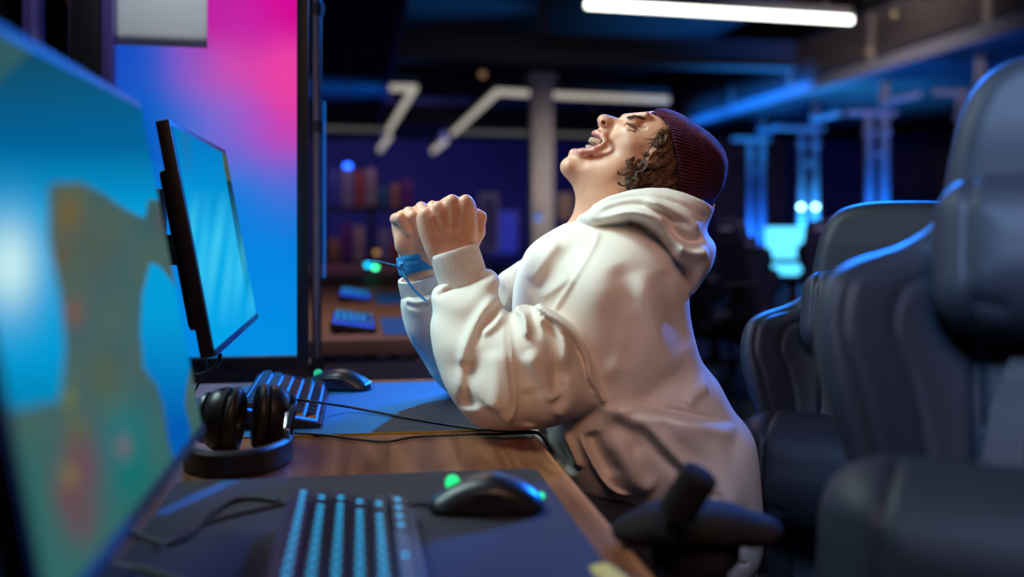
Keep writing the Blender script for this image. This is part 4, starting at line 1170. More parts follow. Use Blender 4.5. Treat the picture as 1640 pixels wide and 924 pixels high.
def clump(u0, v0, u1, v1, amp, turns, nst, lift, spread, r=.0008, ml=.3):
    ph = HR.uniform(0, 6.28); sg = HR.uniform(-6, 6); n = 20
    dl = HR.uniform(.8, 1.2)
    for j_ in range(nst):
        ou = HR.gauss(0, spread); ov = HR.gauss(0, spread); ol = HR.gauss(0, spread) * .0008; php = ph + HR.gauss(0, .22); pts = []
        am = amp * HR.uniform(.85, 1.15)
        for i in range(n + 1):
            t = i / n; e = min(1, t * 2.2) * (.5 + .5 * t + .3); w_ = 1 - .45 * t
            u = u0 + (u1 - u0) * t + ou * w_ + am * e * cos(php + turns * 6.28 * t); v = v0 + (v1 - v0) * t + ov * w_ + am * e * sin(php + turns * 6.28 * t) + sg * sin(pi * t)
            b = hair_surf(u, v) - lift * min(1, t * 3 + .35) * dl - ol - .0009 * am * e * sin(php + turns * 6.28 * t + 1.2)
            pts.append(PW(u, v, b))
        mb.tube(pts, [r * (1 - .75 * (i / n) ** 3) for i in range(n + 1)], 4, 1 if HR.random() < ml else 0, False)
for i in range(64):
    t = (i + HR.random()) / 64
    u0 = 1074 + 10 * t + HR.uniform(-3, 8); v0 = 203 + 98 * t ** 0.85
    reach = 22 + 62 * (t ** .7) * HR.uniform(.35, 1.0); ang = HR.gauss(0.55, .25) + (0.35 if t < .4 else 0)
    u1 = max(u0 - reach * cos(ang * .8), 986 + HR.uniform(0, 16)); v1 = min(v0 + reach * sin(ang) * .9, 308 + HR.uniform(-10, 3))
    if v1 < 258: u1 = max(u1, 1022 + (258 - v1) * .5)
    clump(u0, v0, u1, v1, HR.uniform(2, 4.2), HR.uniform(.6, 1.5), 22, HR.uniform(.004, .018), 2.1, ml=HR.choice((.1, .2, .5)))
for i in range(26):
    u0 = HR.uniform(1012, 1078); v0 = HR.uniform(246, 292)
    clump(u0, v0, u0 - HR.uniform(4, 26), min(308, v0 + HR.uniform(-2, 22)), HR.uniform(2.5, 5), HR.uniform(.7, 1.4), 16, HR.uniform(.012, .022), 1.5, .0006, HR.choice((.2, .5, .8)))
for i in range(46):         # fine wisps at the temple
    u0 = HR.uniform(1058, 1074); v0 = HR.uniform(206, 240)
    clump(u0, v0, u0 - HR.uniform(14, 36), v0 + HR.uniform(4, 30), HR.uniform(1, 3), HR.uniform(.3, .8), 3, HR.uniform(.002, .005), 1.6, .00035, 0)
for (a_, b_) in (((1030,300),(1045,316)), ((1026,298),(1034,312)), ((1040,300),(1049,312))):
    clump(*a_, *b_, 1.5, .5, 5, .024, .6, .0006)
mb.build('hair', [HAIR, HAIR2], person, True)
# the hair mass below the strands, on both sides of the head
S = Sculpt((0.15, 1.59, 1.06), (0.33, 1.81, 1.24), 0.0025)
for s in (-1, 1):
    for (u, v, r) in ((1072,225,.013),(1066,245,.020),(1055,262,.021),(1040,270,.018),(1068,275,.021),(1050,288,.021),(1028,288,.016),(1012,296,.011),(1078,298,.020),(1032,300,.014)):
        b = hair_surf(u, v)
        S.ell((PX(u, v, 1.63)[0], 1.70 + s*(1.70 - b - .006), PX(u, v, 1.63)[2]), (r, .010, r), None, .006)
hmv, V_, Q_ = S.mesh('hair_mass')
link_mesh('hair', hmv, mat('hair_dark', (.045, .018, .010), .6, bump=(300, 1.0, .004)), person, world=True)
mb = MB()
for i in range(110):
    t = HR.random(); u = 1003 + 27 * t; v = 188.5 - 3.2 * sin(pi * t * .9) + 2.5 * t + HR.uniform(-1.8, 1.8)
    b = head_b(u, v); b2 = head_b(u + 5, v)
    mb.tube([PW(u, v, b + .0002), PW(u + 2.5, v - .8 + HR.uniform(-.6, .6), (b + b2)/2 - .0012), PW(u + 5, v + .3, b2 - .0008)], [.0004, .00035, .0001], 3, 0, False)
mb.build('eyebrow', HAIR, person, True)

# ---- hoodie
def build_hoodie():
    S = Sculpt((-0.235, 1.35, 0.435), (0.47, 2.03, 1.16), 0.0034)
    d = 1.70
    # trunk
    T = pxs([(925,352),(885,368),(848,394),(834,420),(824,450),(820,500),(830,560),(842,620),(846,670),(850,695),(872,728),(900,768),(925,796),(962,806),(1000,812),
             (1010,860),(1020,930),(1040,960),(1130,955),(1180,940),(1203,905),(1216,872),(1217,820),(1213,765),(1207,710),(1196,682),(1174,657),(1160,632),
             (1146,606),(1122,577),(1110,540),(1102,500),(1100,470),(1090,430),(1060,385),(1000,350)], d)
    wid = S.idw([(*pxs([(u, v)], d)[0], w) for (u, v, w) in ((900,380,.13),(860,440,.16),(960,440,.20),(1040,430,.20),(1000,520,.195),(1080,520,.17),(900,600,.17),(1050,620,.175),
                (1150,680,.16),(1150,800,.17),(950,780,.165),(1080,900,.18))])
    n = 1.54
    TF = [
        # raglan seam down the chest
        (pxs([(962,378),(950,400),(930,430),(908,465),(885,501)], n), .0042, .0034, 'f'),
        # chest folds in the cool light
        (pxs([(930,395),(905,420),(880,450),(850,480)], n), .0130, -.0060, 'r'),
        (pxs([(915,440),(890,462),(862,480)], n), .0070, .0060, 'r'),
        (pxs([(900,385),(870,420),(848,455)], n), .0090, .0050, 'r'),
        # soft vertical drapes on the back panel
        (pxs([(985,420),(1000,470),(998,530),(985,590)], n), .0200, -.0045, 'r'),
        (pxs([(1020,430),(1038,500),(1062,560),(1100,620)], n), .0180, .0050, 'r'),
        (pxs([(1060,430),(1082,500),(1108,570)], n), .0180, -.0040, 'r'),
        (pxs([(1005,480),(990,560),(965,610)], n), .0120, .0030, 'r'),
        (pxs([(1090,600),(1060,622),(1035,640)], n), .0200, -.0060, 'r'),
        (pxs([(1150,625),(1120,632),(1100,650)], n), .0120, .0060, 'r'),
        # the big waist fold: upper cloth hangs over the lower
        (pxs([(960,655),(1000,648),(1040,652),(1100,668),(1160,684),(1200,700)], n), .0300, .0190, 's'),
        (pxs([(985,652),(1030,655),(1085,662),(1150,682),(1195,702)], n), .0060, -.0080, 'r'),
        # lower drapes running back and down
        (pxs([(1010,655),(1050,700),(1095,745),(1150,790),(1185,840)], n), .0140, .0110, 'r'),
        (pxs([(1015,668),(1050,715),(1095,760),(1140,800)], n), .0110, -.0090, 'r'),
        (pxs([(1060,668),(1110,705),(1160,755),(1195,830)], n), .0200, .0060, 'r'),
        (pxs([(1080,740),(1100,765),(1110,785)], n), .0030, -.0030, 'r'),
        (pxs([(1130,790),(1160,830),(1180,880)], n), .0100, .0060, 'r'),
        (pxs([(1140,780),(1175,830),(1192,890)], n), .0080, -.0060, 'r'),
        (pxs([(1160,860),(1175,900)], n), .0060, .0060, 'r'),
        # pocket edge sweep at the belly
        (pxs([(928,695),(940,725),(962,765),(985,790),(1015,803)], n), .0040, .0070, 'r'),
        (pxs([(945,690),(960,725),(985,765)], n), .0110, -.0100, 'r'),
        (pxs([(990,680),(1010,695),(1018,712)], n), .0130, -.0060, 'r'),
        (pxs([(975,690),(1000,735),(1020,770),(1050,790)], n), .0180, .0090, 'r'),
        (pxs([(870,700),(890,735),(925,775)], n), .0070, -.0080, 'r'),
        (pxs([(900,690),(915,722),(930,760)], n), .0060, .0090, 'r'),
        # hem band
        (pxs([(1155,893),(1180,903),(1202,912)], n), .0020, -.0040, 'f'),
    ]
    S.inflate(spline(T, 3, True), 1.70, wid, 0.135, 0, soft=14, disp=1.3*S.folds(TF))
    # far sleeve
    Fp = pxd([(648,470,1.77),(643,480,1.77),(643,495,1.78),(650,520,1.80),(662,547,1.82),(680,580,1.84),(700,608,1.86),(740,640,1.88),(800,640,1.88),(850,600,1.88),(885,530,1.84),(900,450,1.82),(870,405,1.80),
              (846,410,1.80),(815,430,1.80),(795,445,1.80),(780,480,1.82),(745,500,1.82),(720,480,1.77),(703,458,1.76)])
    yc = S.idw([(*pxd([(u, v, dd)])[0], dd) for (u, v, dd) in ((670,470,1.755),(660,520,1.78),(700,580,1.84),(760,610,1.87),(830,560,1.86),(850,450,1.83),(900,450,1.80))])
    FF = [(pxs([(650,487),(668,492),(690,486)], 1.72), .0030, -.0050, 'r'), (pxs([(648,478),(668,484),(692,478)], 1.72), .0040, .0050, 'r'),
          (pxs([(800,440),(815,470),(805,500)], 1.76), .0080, .0080, 'r'), (pxs([(830,430),(835,470),(820,505)], 1.76), .0070, -.0080, 'r')]
    S.inflate(spline(Fp, 3, True), yc, 0.062, 0.055, .010, soft=6, disp=S.folds(FF))
    # near sleeve
    Np = pxd([(706,455,1.60),(694,462,1.59),(690,476,1.58),(694,498,1.57),(689,518,1.56),(690,540,1.55),(695,572,1.53),(708,612,1.51),(719,634,1.50),(732,653,1.50),(749,671,1.50),
              (768,683,1.50),(800,688,1.50),(841,689,1.50),(878,685,1.51),(914,674,1.52),(951,661,1.53),(975,650,1.54),(968,620,1.54),(955,580,1.54),(935,545,1.54),(910,515,1.54),
              (885,499,1.54),(855,490,1.54),(832,488,1.54),(822,497,1.54),(818,508,1.54),(808,495,1.55),(797,470,1.57),(801,452,1.58),(798,440,1.59),(786,430,1.60),(772,431,1.60)])
    yc = S.idw([(*pxd([(u, v, dd)])[0], dd) for (u, v, dd) in ((740,440,1.605),(745,500,1.575),(740,560,1.54),(760,630,1.505),(800,660,1.50),(860,650,1.51),(860,560,1.53),(930,600,1.545),(960,630,1.56))])
    wid = S.idw([(*pxd([(u, v, 1.54)])[0], w) for (u, v, w) in ((740,450,.048),(745,500,.056),(745,560,.066),(760,630,.076),(820,650,.080),(880,640,.078),(850,560,.078),(940,600,.070),(960,620,.060))])
    n = 1.46; m = 1.53
    NF = [
        # fold under the cuff
        (pxs([(695,478),(715,468),(745,456),(775,446),(792,440)], m), .0035, -.0045, 'r'),
        (pxs([(700,462),(730,452),(772,440)], m), .0050, .0022, 'r'),
        # diagonal forearm fold from the crook down the outside
        (pxs([(796,478),(775,500),(757,528),(744,560),(739,600),(742,640)], n), .0080, .0085, 'r'),
        (pxs([(805,490),(785,512),(768,535),(756,560)], n), .0060, -.0055, 'r'),
        (pxs([(808,505),(790,525),(768,540)], n), .0055, .0070, 'r'),
        (pxs([(745,575),(748,620),(755,655)], n), .0130, -.0090, 'r'),
        # long elbow crease: the upper arm cloth lies over the forearm
        (pxs([(818,512),(817,540),(821,575),(826,610),(826,645),(818,668),(802,682)], n), .0240, .0110, 's'),
        (pxs([(814,515),(813,545),(817,580),(822,615),(821,645),(812,668)], n), .0040, -.0050, 'r'),
        (pxs([(790,560),(795,610),(790,655)], n), .0140, .0060, 'r'),
        # crook pucker
        (pxs([(823,500),(836,505),(842,520),(843,545)], n), .0050, .0085, 'r'),
        (pxs([(830,495),(848,498),(856,515),(862,545)], n), .0060, -.0070, 'r'),
        (pxs([(845,492),(875,505),(900,530),(905,560),(895,600)], n), .0110, .0070, 'r'),
        (pxs([(868,515),(885,540),(893,570),(890,610),(893,632)], n), .0100, -.0090, 'r'),
        (pxs([(845,560),(860,590),(880,620),(892,640)], n), .0110, .0080, 'r'),
        (pxs([(905,600),(915,640),(890,670)], n), .0120, .0060, 'r'),
        (pxs([(840,620),(850,655),(845,685)], n), .0130, -.0040, 'r'),
        # dropped shoulder seam ridge
        (pxs([(866,494),(892,512),(915,533),(935,560),(946,588),(947,604),(957,625),(973,652)], n), .0042, .0062, 'f'),
        (pxs([(860,502),(886,520),(908,542),(927,568),(937,592),(940,612),(950,632)], n), .0030, -.0035, 'f'),
    ]
    S.inflate(spline(Np, 3, True), yc, wid, 0.062, .012, soft=8, disp=1.4*S.folds(NF))
    # seam ridge carried onto the trunk
    # hood
    Hp = pxd([(918,352,1.68),(930,330,1.68),(965,300,1.66),(1010,285,1.66),(1060,280,1.66),(1110,290,1.68),(1142,310,1.70),(1142,332,1.70),(1134,352,1.70),(1126,368,1.70),(1131,377,1.70),(1139,388,1.70),(1140,403,1.70),
              (1133,428,1.70),(1117,452,1.70),(1103,474,1.70),(1095,470,1.68),(1080,430,1.66),(1050,395,1.64),(1015,372,1.64),(975,368,1.66),(940,372,1.68)])
    wid = S.idw([(*pxd([(u, v, 1.68)])[0], w) for (u, v, w) in ((925,345,.085),(980,320,.122),(1050,310,.138),(1120,335,.125),(1120,400,.150),(1080,400,.165),(1020,355,.160),(1100,450,.150),(960,360,.145))])
    n = 1.56
    HF = [
        (pxs([(940,338),(985,320),(1030,313),(1075,322),(1110,336),(1134,347)], n), .0036, -.0024, 'f'),
        (pxs([(950,348),(985,334),(1020,328),(1055,338),(1085,352),(1115,362)], n), .0070, -.0080, 'r'),
        (pxs([(1030,318),(1065,335),(1100,352),(1128,368)], n), .0080, .0060, 'r'),
        (pxs([(960,354),(1000,340),(1035,345),(1065,368),(1085,400),(1095,440)], n), .0110, .0100, 'r'),
        (pxs([(1000,352),(1035,362),(1058,385),(1078,415),(1090,450)], n), .0070, -.0080, 'r'),
        (pxs([(1060,350),(1090,378),(1112,388),(1132,385)], n), .0090, -.0085, 'r'),
        (pxs([(1080,395),(1108,405),(1135,398)], n), .0120, .0070, 'r'),
    ]
    S.inflate(spline(Hp, 3, True), 1.70, wid, 0.060, .006, soft=6, disp=S.folds(HF))
    # opening of the hood: a clean edge along the rim and room for head and neck
    cut = pxs([(880,352),(921,344),(945,329),(975,314),(1010,304),(1040,301),(1065,302),(1090,309),(1115,319),(1141,331),(1160,300),(1160,240),(880,240)], 1.62)
    prism_op(S, cut, 1.3, 2.1, .004, 'cut')
    S.cone(PX(1080, 255, 1.70), PX(1010, 350, 1.70), .100, .070, .006, 'cut')
    S.cone(PX(1080, 255, 1.70), PX(1100, 305, 1.70), .095, .080, .006, 'cut')
    S.cone(PX(960, 300, 1.70), PX(985, 350, 1.70), .064, .066, .006, 'cut')
    # waist opening below, sleeve ends
    S.ell((.33, 1.70, .44), (.13, .13, .05), None, .01, 'cut')
    me, V, Q = S.mesh('hoodie')
    return me, V
hood_me, hood_V = build_hoodie()
hoodie = link_mesh('hoodie', hood_me, CLOTH, person, world=True)

# ribbed cuffs
def cuff(c0, c1, r0, r1, sq):
    """turned tube from c0 (hand end) to c1 with fine vertical ribs"""
    mb = MB(); V = []; F = []; n = 144; a0 = Vector(W(*c0)); a1 = Vector(W(*c1)); t = (a1 - a0).normalized()
    x = t.cross(W(0, 1, 0)).normalized(); y = x.cross(t).normalized()
    prof = [(0.10, -.004, -1), (0.0, -.0045, -1), (-.015, -.0025, 0), (-.02, 0, 0), (0.0, .0012, 1), (.12, .0018, 1), (.4, .0020, 1), (.75, .0016, 1), (1.0, 0, 1)]
    for (s_, dr, rib) in prof:
        for k in range(n):
            a = 2 * pi * k / n; rr = r0 + (r1 - r0) * max(0, s_) + dr + (rib > 0) * .00045 * (1 if k % 2 else -1)
            V.append(a0 + (a1 - a0) * s_ + x * cos(a) * rr + y * sin(a) * rr * sq)
    for i in range(len(prof) - 1):
        for k in range(n): F.append((i*n+k, i*n+(k+1) % n, (i+1)*n+(k+1) % n, (i+1)*n+k))
    mb._add(V, F, 0, True); return mb
cuff(PX(727, 401, 1.60), PX(745, 458, 1.60), .0375, .0385, .92).build('cuff', RIBKNIT, person, True)
cuff(PX(668, 444, 1.75), PX(677, 484, 1.76), .0325, .0335, .95).build('cuff', RIBKNIT, person, True)

# trousers
S = Sculpt((-0.25, 1.42, 0.06), (0.48, 1.98, 0.70), 0.0055)
for s in (-1, 1):
    S.chain([(.27, 1.70+s*.065, .545), (.12, 1.70+s*.085, .560), (-.08, 1.70+s*.11, .565), (-.11, 1.70+s*.115, .36), (-.135, 1.70+s*.12, .115)], [.080, .080, .068, .062, .055], .02)
S.ell((.30, 1.70, .53), (.095, .145, .07), None, .02)
me_, _, _ = S.mesh('trousers'); link_mesh('trousers', me_, TROUSER, person, world=True)
for s in (-1, 1):
    S = Sculpt((-.42, 1.70+s*.13-.08, .0), (-.05, 1.70+s*.13+.08, .16), .004)
    S.ell((-.25, 1.70+s*.13, .045), (.12, .048, .045), None, .0); S.ell((-.15, 1.70+s*.125, .075), (.055, .045, .055), None, .03)
    prism_op(S, [(-.5,-.05),(.1,-.05),(.1,.006),(-.5,.006)], 1.3, 2.1, .002, 'cut')
    me_, _, _ = S.mesh('shoe'); link_mesh('shoe', me_, mat('shoe_leather', (.02, .02, .025), .5), person, world=True)

# blue lace tied round the far wrist
lace = empty('wrist_lace'); lace.parent = person
def ring(mb, c0, c1, r, sq, n=48, wob=0.0, ph=0):
    """flat band between the two axis points"""
    a0 = Vector(W(*c0)); a1 = Vector(W(*c1)); t = (a1 - a0).normalized()
    x = t.cross(W(0, 1, 0)).normalized(); y = x.cross(t).normalized(); V = []; F = []
    prof = [(0, -.001), (0, .0012), (.25, .0022), (.5, .0024), (.75, .0022), (1, .0012), (1, -.001)]
    for (s_, dr) in prof:
        for k in range(n):
            a = 2*pi*k/n; rr = r + dr
            V.append(a0 + (a1-a0)*s_ + t * wob * sin(a + ph) + x*cos(a)*rr + y*sin(a)*rr*sq)
    m_ = len(prof)
    for i in range(m_):
        for k in range(n): F.append((i*n+k, i*n+(k+1) % n, ((i+1) % m_)*n+(k+1) % n, ((i+1) % m_)*n+k))
    mb._add(V, F, 0, True)
mb = MB()
ring(mb, PX(663, 408, 1.75), PX(665, 419, 1.75), .0300, .95, wob=.0015)
ring(mb, PX(664, 415, 1.75), PX(667, 427, 1.75), .0303, .95, wob=.0030, ph=2)
ring(mb, PX(665, 422, 1.75), PX(669, 436, 1.75), .0300, .95, wob=.0020, ph=1)
o = mb.build('wrap', LACE, lace); o.data.transform(Matrix.Translation(-PO))
mb = MB()
kd = 1.717
mb.tube([PW(639,420,kd), PW(643,424,kd-.004), PW(642,430,kd-.003), PW(637,427,kd)], [.003,.005,.005,.003], 10)
mb.tube([PW(646,420,kd), PW(640,427,kd-.006), PW(647,433,kd)], [.003,.0035,.003], 8)
o = mb.build('knot', LACE, lace); o.data.transform(Matrix.Translation(-PO))
for pts in ([(640,426,kd-.003),(628,424,kd-.010),(616,421,kd-.014),(604,418,kd-.020),(588,416,kd-.022)], [(643,430,kd-.005),(648,442,kd-.012),(657,456,kd-.016),(668,469,kd-.018),(683,482,kd-.022)]):
    mb = MB(); sp = spline([PW(*q) for q in pts], 6)
    mb.tube(sp, [.0030]*(len(sp)-2) + [.0022, .0012], 8, flat=(1, .45))
    o = mb.build('tail', LACE, lace); o.data.transform(Matrix.Translation(-PO))

# ------------------------------------------------------------------ gaming chairs
LEATHER = mat('black_leather', (.022, .026, .036), .52, spec=.35, bump=(420, .22, .0010))
LEATHER2 = mat('panel_leather', (.026, .028, .036), .48, spec=.5, bump=(700, .25, .0008))
STRAP = mat('strap_webbing', (.012, .012, .016), .6, bump=(900, .3, .0006))
SHELL = mat('chair_plastic', (.022, .018, .018), .6, spec=.3)
ARMR = mat('arm_rubber', (.020, .016, .016), .85, spec=.1)
LOGO = mat('logo_white', (.75, .75, .78), .5)
RECL = radians(15)
def smooth01(x): x = np.clip(x, 0, 1); return x*x*(3 - 2*x)
def back_field(S):
    """forward bend of the shell: the side wings reach forwards (-y)"""
    X = np.abs(S.ax[0])[:, None]; Z = S.ax[2][None, :]
    w = smooth01((X - .140) / .125) * smooth01((.60 - Z) / .10) * smooth01((Z + .05) / .15)
    return -.095 * w - .012 * smooth01((Z - .60) / .10)
def chair_meshes():
    M = {}
    T = Matrix.Translation((0, .215, .36)) @ Matrix.Rotation(-RECL, 4, 'X')   # back plane -> chair
    def done(key, S, tr=None):
        me, V, Q = S.mesh(key, to_world=False)
        if tr is not None: me.transform(tr)
        M[key] = me
    half = [(-.03,.19),(.04,.225),(.12,.238),(.20,.236),(.27,.232),(.33,.240),(.39,.262),(.44,.276),(.49,.276),(.535,.255),(.565,.215),(.60,.178),(.65,.168),(.70,.158),(.735,.145),(.762,.118),(.775,.070),(.778,.0)]
    O = [(x, z) for z, x in half] + [(-x, z) for z, x in reversed(half[:-1])]
    S = Sculpt((-.32, -.20, -.07), (.32, .10, .82), .0036)
    yb = back_field(S)
    F = []
    for s in (-1, 1):
        F += [([(s*.128,.02),(s*.130,.20),(s*.132,.36),(s*.138,.50),(s*.142,.58)], .0060, -.008, 'r'),
              ([(s*.165,.06),(s*.172,.20),(s*.172,.33),(s*.188,.42),(s*.205,.47),(s*.195,.515),(s*.160,.535)], .0045, -.0045, 'f'),
              ([(s*.205,.05),(s*.212,.20),(s*.208,.31),(s*.228,.41),(s*.245,.465),(s*.232,.525),(s*.185,.556)], .0042, -.0035, 'f'),
              ([(s*.150,.06),(s*.155,.30),(s*.165,.50)], .022, .004, 'r')]
    for z in (.20, .285, .375, .455): F.append(([(-.125, z+.012),(-.06, z),(0, z-.006),(.06, z),(.125, z+.012)], .0040, -.0055, 'f'))
    F += [([(-.12,.235),(0,.235),(.12,.235)], .025, .005, 'r'), ([(-.12,.33),(0,.33),(.12,.33)], .025, .005, 'r'), ([(-.12,.42),(0,.42),(.12,.42)], .025, .005, 'r'),
          ([(-.15,.605),(-.08,.592),(0,.588),(.08,.592),(.15,.605)], .0030, -.0050, 'f')]
    S.inflate(spline(O, 3, True), yb, .040, .034, 0, soft=3, disp=S.folds(F))
    done('backrest', S, T)
    # head pillow
    def pillow(key, w, h, dpt, zc, yc, seam):
        S = Sculpt((-w/2-.04, yc-dpt-.05, zc-h/2-.04), (w/2+.04, yc+dpt+.05, zc+h/2+.04), .0036)
        P = rrect(w, h, min(w, h)*.30, 5); P = [(x*(1+.05*(abs(z)/(h/2))**2), z*(1 - .10*(abs(x)/(w/2))**2) + zc) for x, z in P]
        F = [([(s*w*seam, zc-h*.5),(s*w*(seam+.012), zc),(s*w*seam, zc+h*.5)], .0045, -.0050, 'f') for s in (-1, 1)]
        F += [([(s*w*.40, zc-h*.3),(s*w*.30, zc-h*.34)], .006, -.003, 'r') for s in (-1, 1)]
        S.inflate(P, yc, dpt, min(w, h)*.42, 0, soft=3, disp=S.folds(F)); done(key, S, T)
    pillow('head_pillow', .345, .170, .056, .545, -.072, .395)
    pillow('lumbar_pillow', .500, .215, .085, .245, -.155, .37)
    # seat cushion
    S = Sculpt((-.30, -.09, -.30), (.30, .09, .27), .0055)     # y is up here, z runs to the back
    O = [(.20,-.255),(.235,-.225),(.245,-.15),(.238,.0),(.232,.15),(.215,.235),(.12,.25)]
    O = O + [(-x, z) for x, z in reversed(O)]
    X = np.abs(S.ax[0])[:, None]; Z = S.ax[2][None, :]
    yc = -.035 * smooth01((X - .12)/.10) + 0 * Z
    F = [([(s*.150,-.25),(s*.150,.24)], .0050, -.009, 'f') for s in (-1, 1)] + [([(-.15, z),(.15, z)], .0040, -.005, 'f') for z in (-.08, .06)]
    S.inflate(spline(O, 3, True), yc, .050, .045, 0, soft=3, disp=S.folds(F))
    done('seat', S, Matrix.Translation((0, -.01, .365)) @ Matrix(((1,0,0,0),(0,0,1,0),(0,-1,0,0),(0,0,0,1))))
    # armrest pad
    S = Sculpt((-.07, -.16, -.03), (.07, .16, .03), .0035)
    S.chain([(0,-.095,0),(0,.095,0)], [.046,.040], 0, sq=(1, 1, 2.6)); S.F = S.F
    prism_op(S, [(-.1,-.05),(.1,-.05),(.1,-.012),(-.1,-.012)], -.2, .2, .004, 'cut')
    done('armrest_pad', S)
    S = Sculpt((-.08, -.12, -.04), (.08, .12, .04), .003)
    S.chain([(0,-.052,-.003),(0,-.015,.002),(0,.025,.002),(0,.054,-.004)], [.034,.044,.043,.032], .01, sq=(1, 1, 2.1))
    prism_op(S, [(-.1,-.06),(.1,-.06),(.1,-.016),(-.1,-.016)], -.2, .2, .004, 'cut')
    done('swivel_pad', S)
    return M
CM = chair_meshes()
def gaming_chair(loc, rz, label, group, arm_z=.66, lift=0.0, swivel=None):
    t = empty('gaming_chair', loc, rz, label, 'chair', group)
    T = Matrix.Translation((0, .215, .36)) @ Matrix.Rotation(-RECL, 4, 'X')
    link_mesh('backrest', CM['backrest'], LEATHER, t); link_mesh('head_pillow', CM['head_pillow'], LEATHER, t)
    link_mesh('lumbar_pillow', CM['lumbar_pillow'], LEATHER, t); link_mesh('seat', CM['seat'], LEATHER, t)
    for s in (-1, 1):
        mb = MB(); V = []; F = []
        pts = [(s*.070,-.072,.520),(s*.080,-.052,.480),(s*.092,-.056,.44),(s*.104,-.070,.40),(s*.112,-.090,.33)]
        sp = spline(pts, 4)
        for q in sp:
            for dx, dy in ((-.017, -.0015), (.017, -.0015), (.017, .0015), (-.017, .0015)): V.append((q[0]+dx, q[1]+dy, q[2]))
        for i in range(len(sp)-1):
            for k in range(4): F.append((i*4+k, i*4+(k+1) % 4, (i+1)*4+(k+1) % 4, (i+1)*4+k))
        mb._add(V, F, 0, False, T).build('strap', STRAP, t)
    # piping around the backrest edge
    # logo on the back of the head part
    lg = MB()
    for k, (a, b) in enumerate(((-.060,-.030),(-.022,.0),(.008,.030),(.038,.060))):
        lg.box(((a+b)/2, .042, .715), (b-a, .004, .020), (0, 0, 0), .0015, M=T)
    lg.build('logo', LOGO, t)
    for s in (-1, 1):
        if s < 0 and swivel is not None:      # this one is pulled outwards and swung round
            x, y, zz, turn = swivel
            o = link_mesh('armrest_pad', CM['swivel_pad'], ARMR, t); o.location = (x, y, zz); o.rotation_euler = (0, 0, turn)
            MB().box((x, y, zz - .028), (.075, .06, .022), bev=.005).box((x, y, zz - .10), (.046, .046, .16), bev=.006).box((x, y, (zz + .14)/2), (.054, .054, zz - .14), bev=.008).box((x*.62, y*.6, .280), (abs(x)*.95, .07, .018), (0, 0, atan2(y*.9, x) + pi), bev=.004).box((x*.62, y*.6, .272), (abs(x)*.8, .04, .016), bev=.004).build('armrest_post', ARMR, t)
            MB().box((x + .005, y - .032, zz - .06), (.026, .010, .012), bev=.003).build('armrest_button', DSTEEL, t)
            continue
        o = link_mesh('armrest_pad', CM['armrest_pad'], SHELL, t); o.location = (s*.285, -.03, arm_z)
        MB().box((s*.285, -.01, arm_z - .020), (.060, .10, .020), bev=.005).box((s*.285, -.005, arm_z - .09), (.040, .075, .14), bev=.008).box((s*.285, -.005, (arm_z-.12+.27)/2), (.052, .088, arm_z - .12 - .27), bev=.008).box((s*.20, -.005, .280), (.20, .07, .018), bev=.004).build('armrest_post', SHELL, t)
        MB().box((s*.313, -.005, arm_z - .055), (.010, .026, .012), bev=.003).build('armrest_button', DSTEEL, t)
    MB().box((0, 0, .290), (.30, .26, .035), bev=.008).box((0, .19, .32), (.34, .05, .05), bev=.008).build('seat_frame', SHELL, t)
    MB().cyl((0, 0, .12), (0, 0, .30 + lift), .028).cyl((0, 0, .10), (0, 0, .22), .038).build('gas_lift', DSTEEL, t)
    MB().cyl((0, 0, .085), (0, 0, .135), .055).build('hub', SHELL, t)
    for k in range(5):
        a = 2*pi*k/5 + .3; c, s_ = cos(a), sin(a)
        MB().tube([(0, 0, .115), (c*.16, s_*.16, .105), (c*.31, s_*.31, .080)], [.034, .027, .020], 8, flat=(1, .7)).build('leg', SHELL, t)
        MB().cyl((c*.31 - s_*.022, s_*.31 + c*.022, .032), (c*.31 - s_*.006, s_*.31 + c*.006, .032), .031, n=20).cyl((c*.31 + s_*.022, s_*.31 - c*.022, .032), (c*.31 + s_*.006, s_*.31 - c*.006, .032), .031, n=20).cyl((c*.31, s_*.31, .03), (c*.31, s_*.31, .085), .010).build('caster', RUBBER, t)
    for o in t.children:
        if o.name.split('.')[0] not in ('gas_lift', 'hub', 'leg', 'caster'): o.location.z += lift
    return t
def lever(t, x, y, z, rot):
    MB().tube([(x, y, z), (x + .01, y - .005, z + .03)], [.010, .010], 10).build('lever_stem', ARMR, t)
    MB().tube(spline([(x + .008, y - .004, z + .022), (x + .014, y - .006, z + .034), (x + .030, y - .010, z + .058), (x + .035, y - .011, z + .066)], 4), [.012]+[.018]*10+[.014, .008], 14).build('lever_grip', ARMR, t)
def facing(theta):
    """turn so that the chair looks towards the desk, theta degrees round towards the tripod"""
    th = radians(theta); f = W(-cos(th), -sin(th), 0); return atan2(f.x, -f.y)
def put_chair(a, b, theta, label, group, **k):
    """(a, b) is where the backrest meets the seat"""
    th = radians(theta); f = W(-cos(th), -sin(th), 0); p = W(a, b, 0) + f * .25
    return gaming_chair((p.x, p.y, 0), facing(theta), label, group, **k)
ch1 = put_chair(.690, 1.80, 62, 'black leather gaming chair the person sits on, straps and pillows in view behind the back', 'black gaming chairs along the desk')
TH2 = 62
def ch2_local(a, b):
    """plan position in the nearest chair's own axes"""
    th = radians(TH2); f = W(-cos(th), -sin(th), 0); c = W(.548, .865, 0) + f * .25; q = W(a, b, 0) - c; rz = facing(TH2)
    return (q.x*cos(rz) + q.y*sin(rz), -q.x*sin(rz) + q.y*cos(rz))
lx, ly = ch2_local(.185, 1.00)
ch2 = put_chair(.548, .865, TH2, 'nearest black leather gaming chair, big and blurred at the right edge', 'black gaming chairs along the desk', lift=.135,
    swivel=(lx, ly, .768 - .135, -YAW + radians(90) - facing(TH2)))
lx, ly = ch2_local(.150, .95)
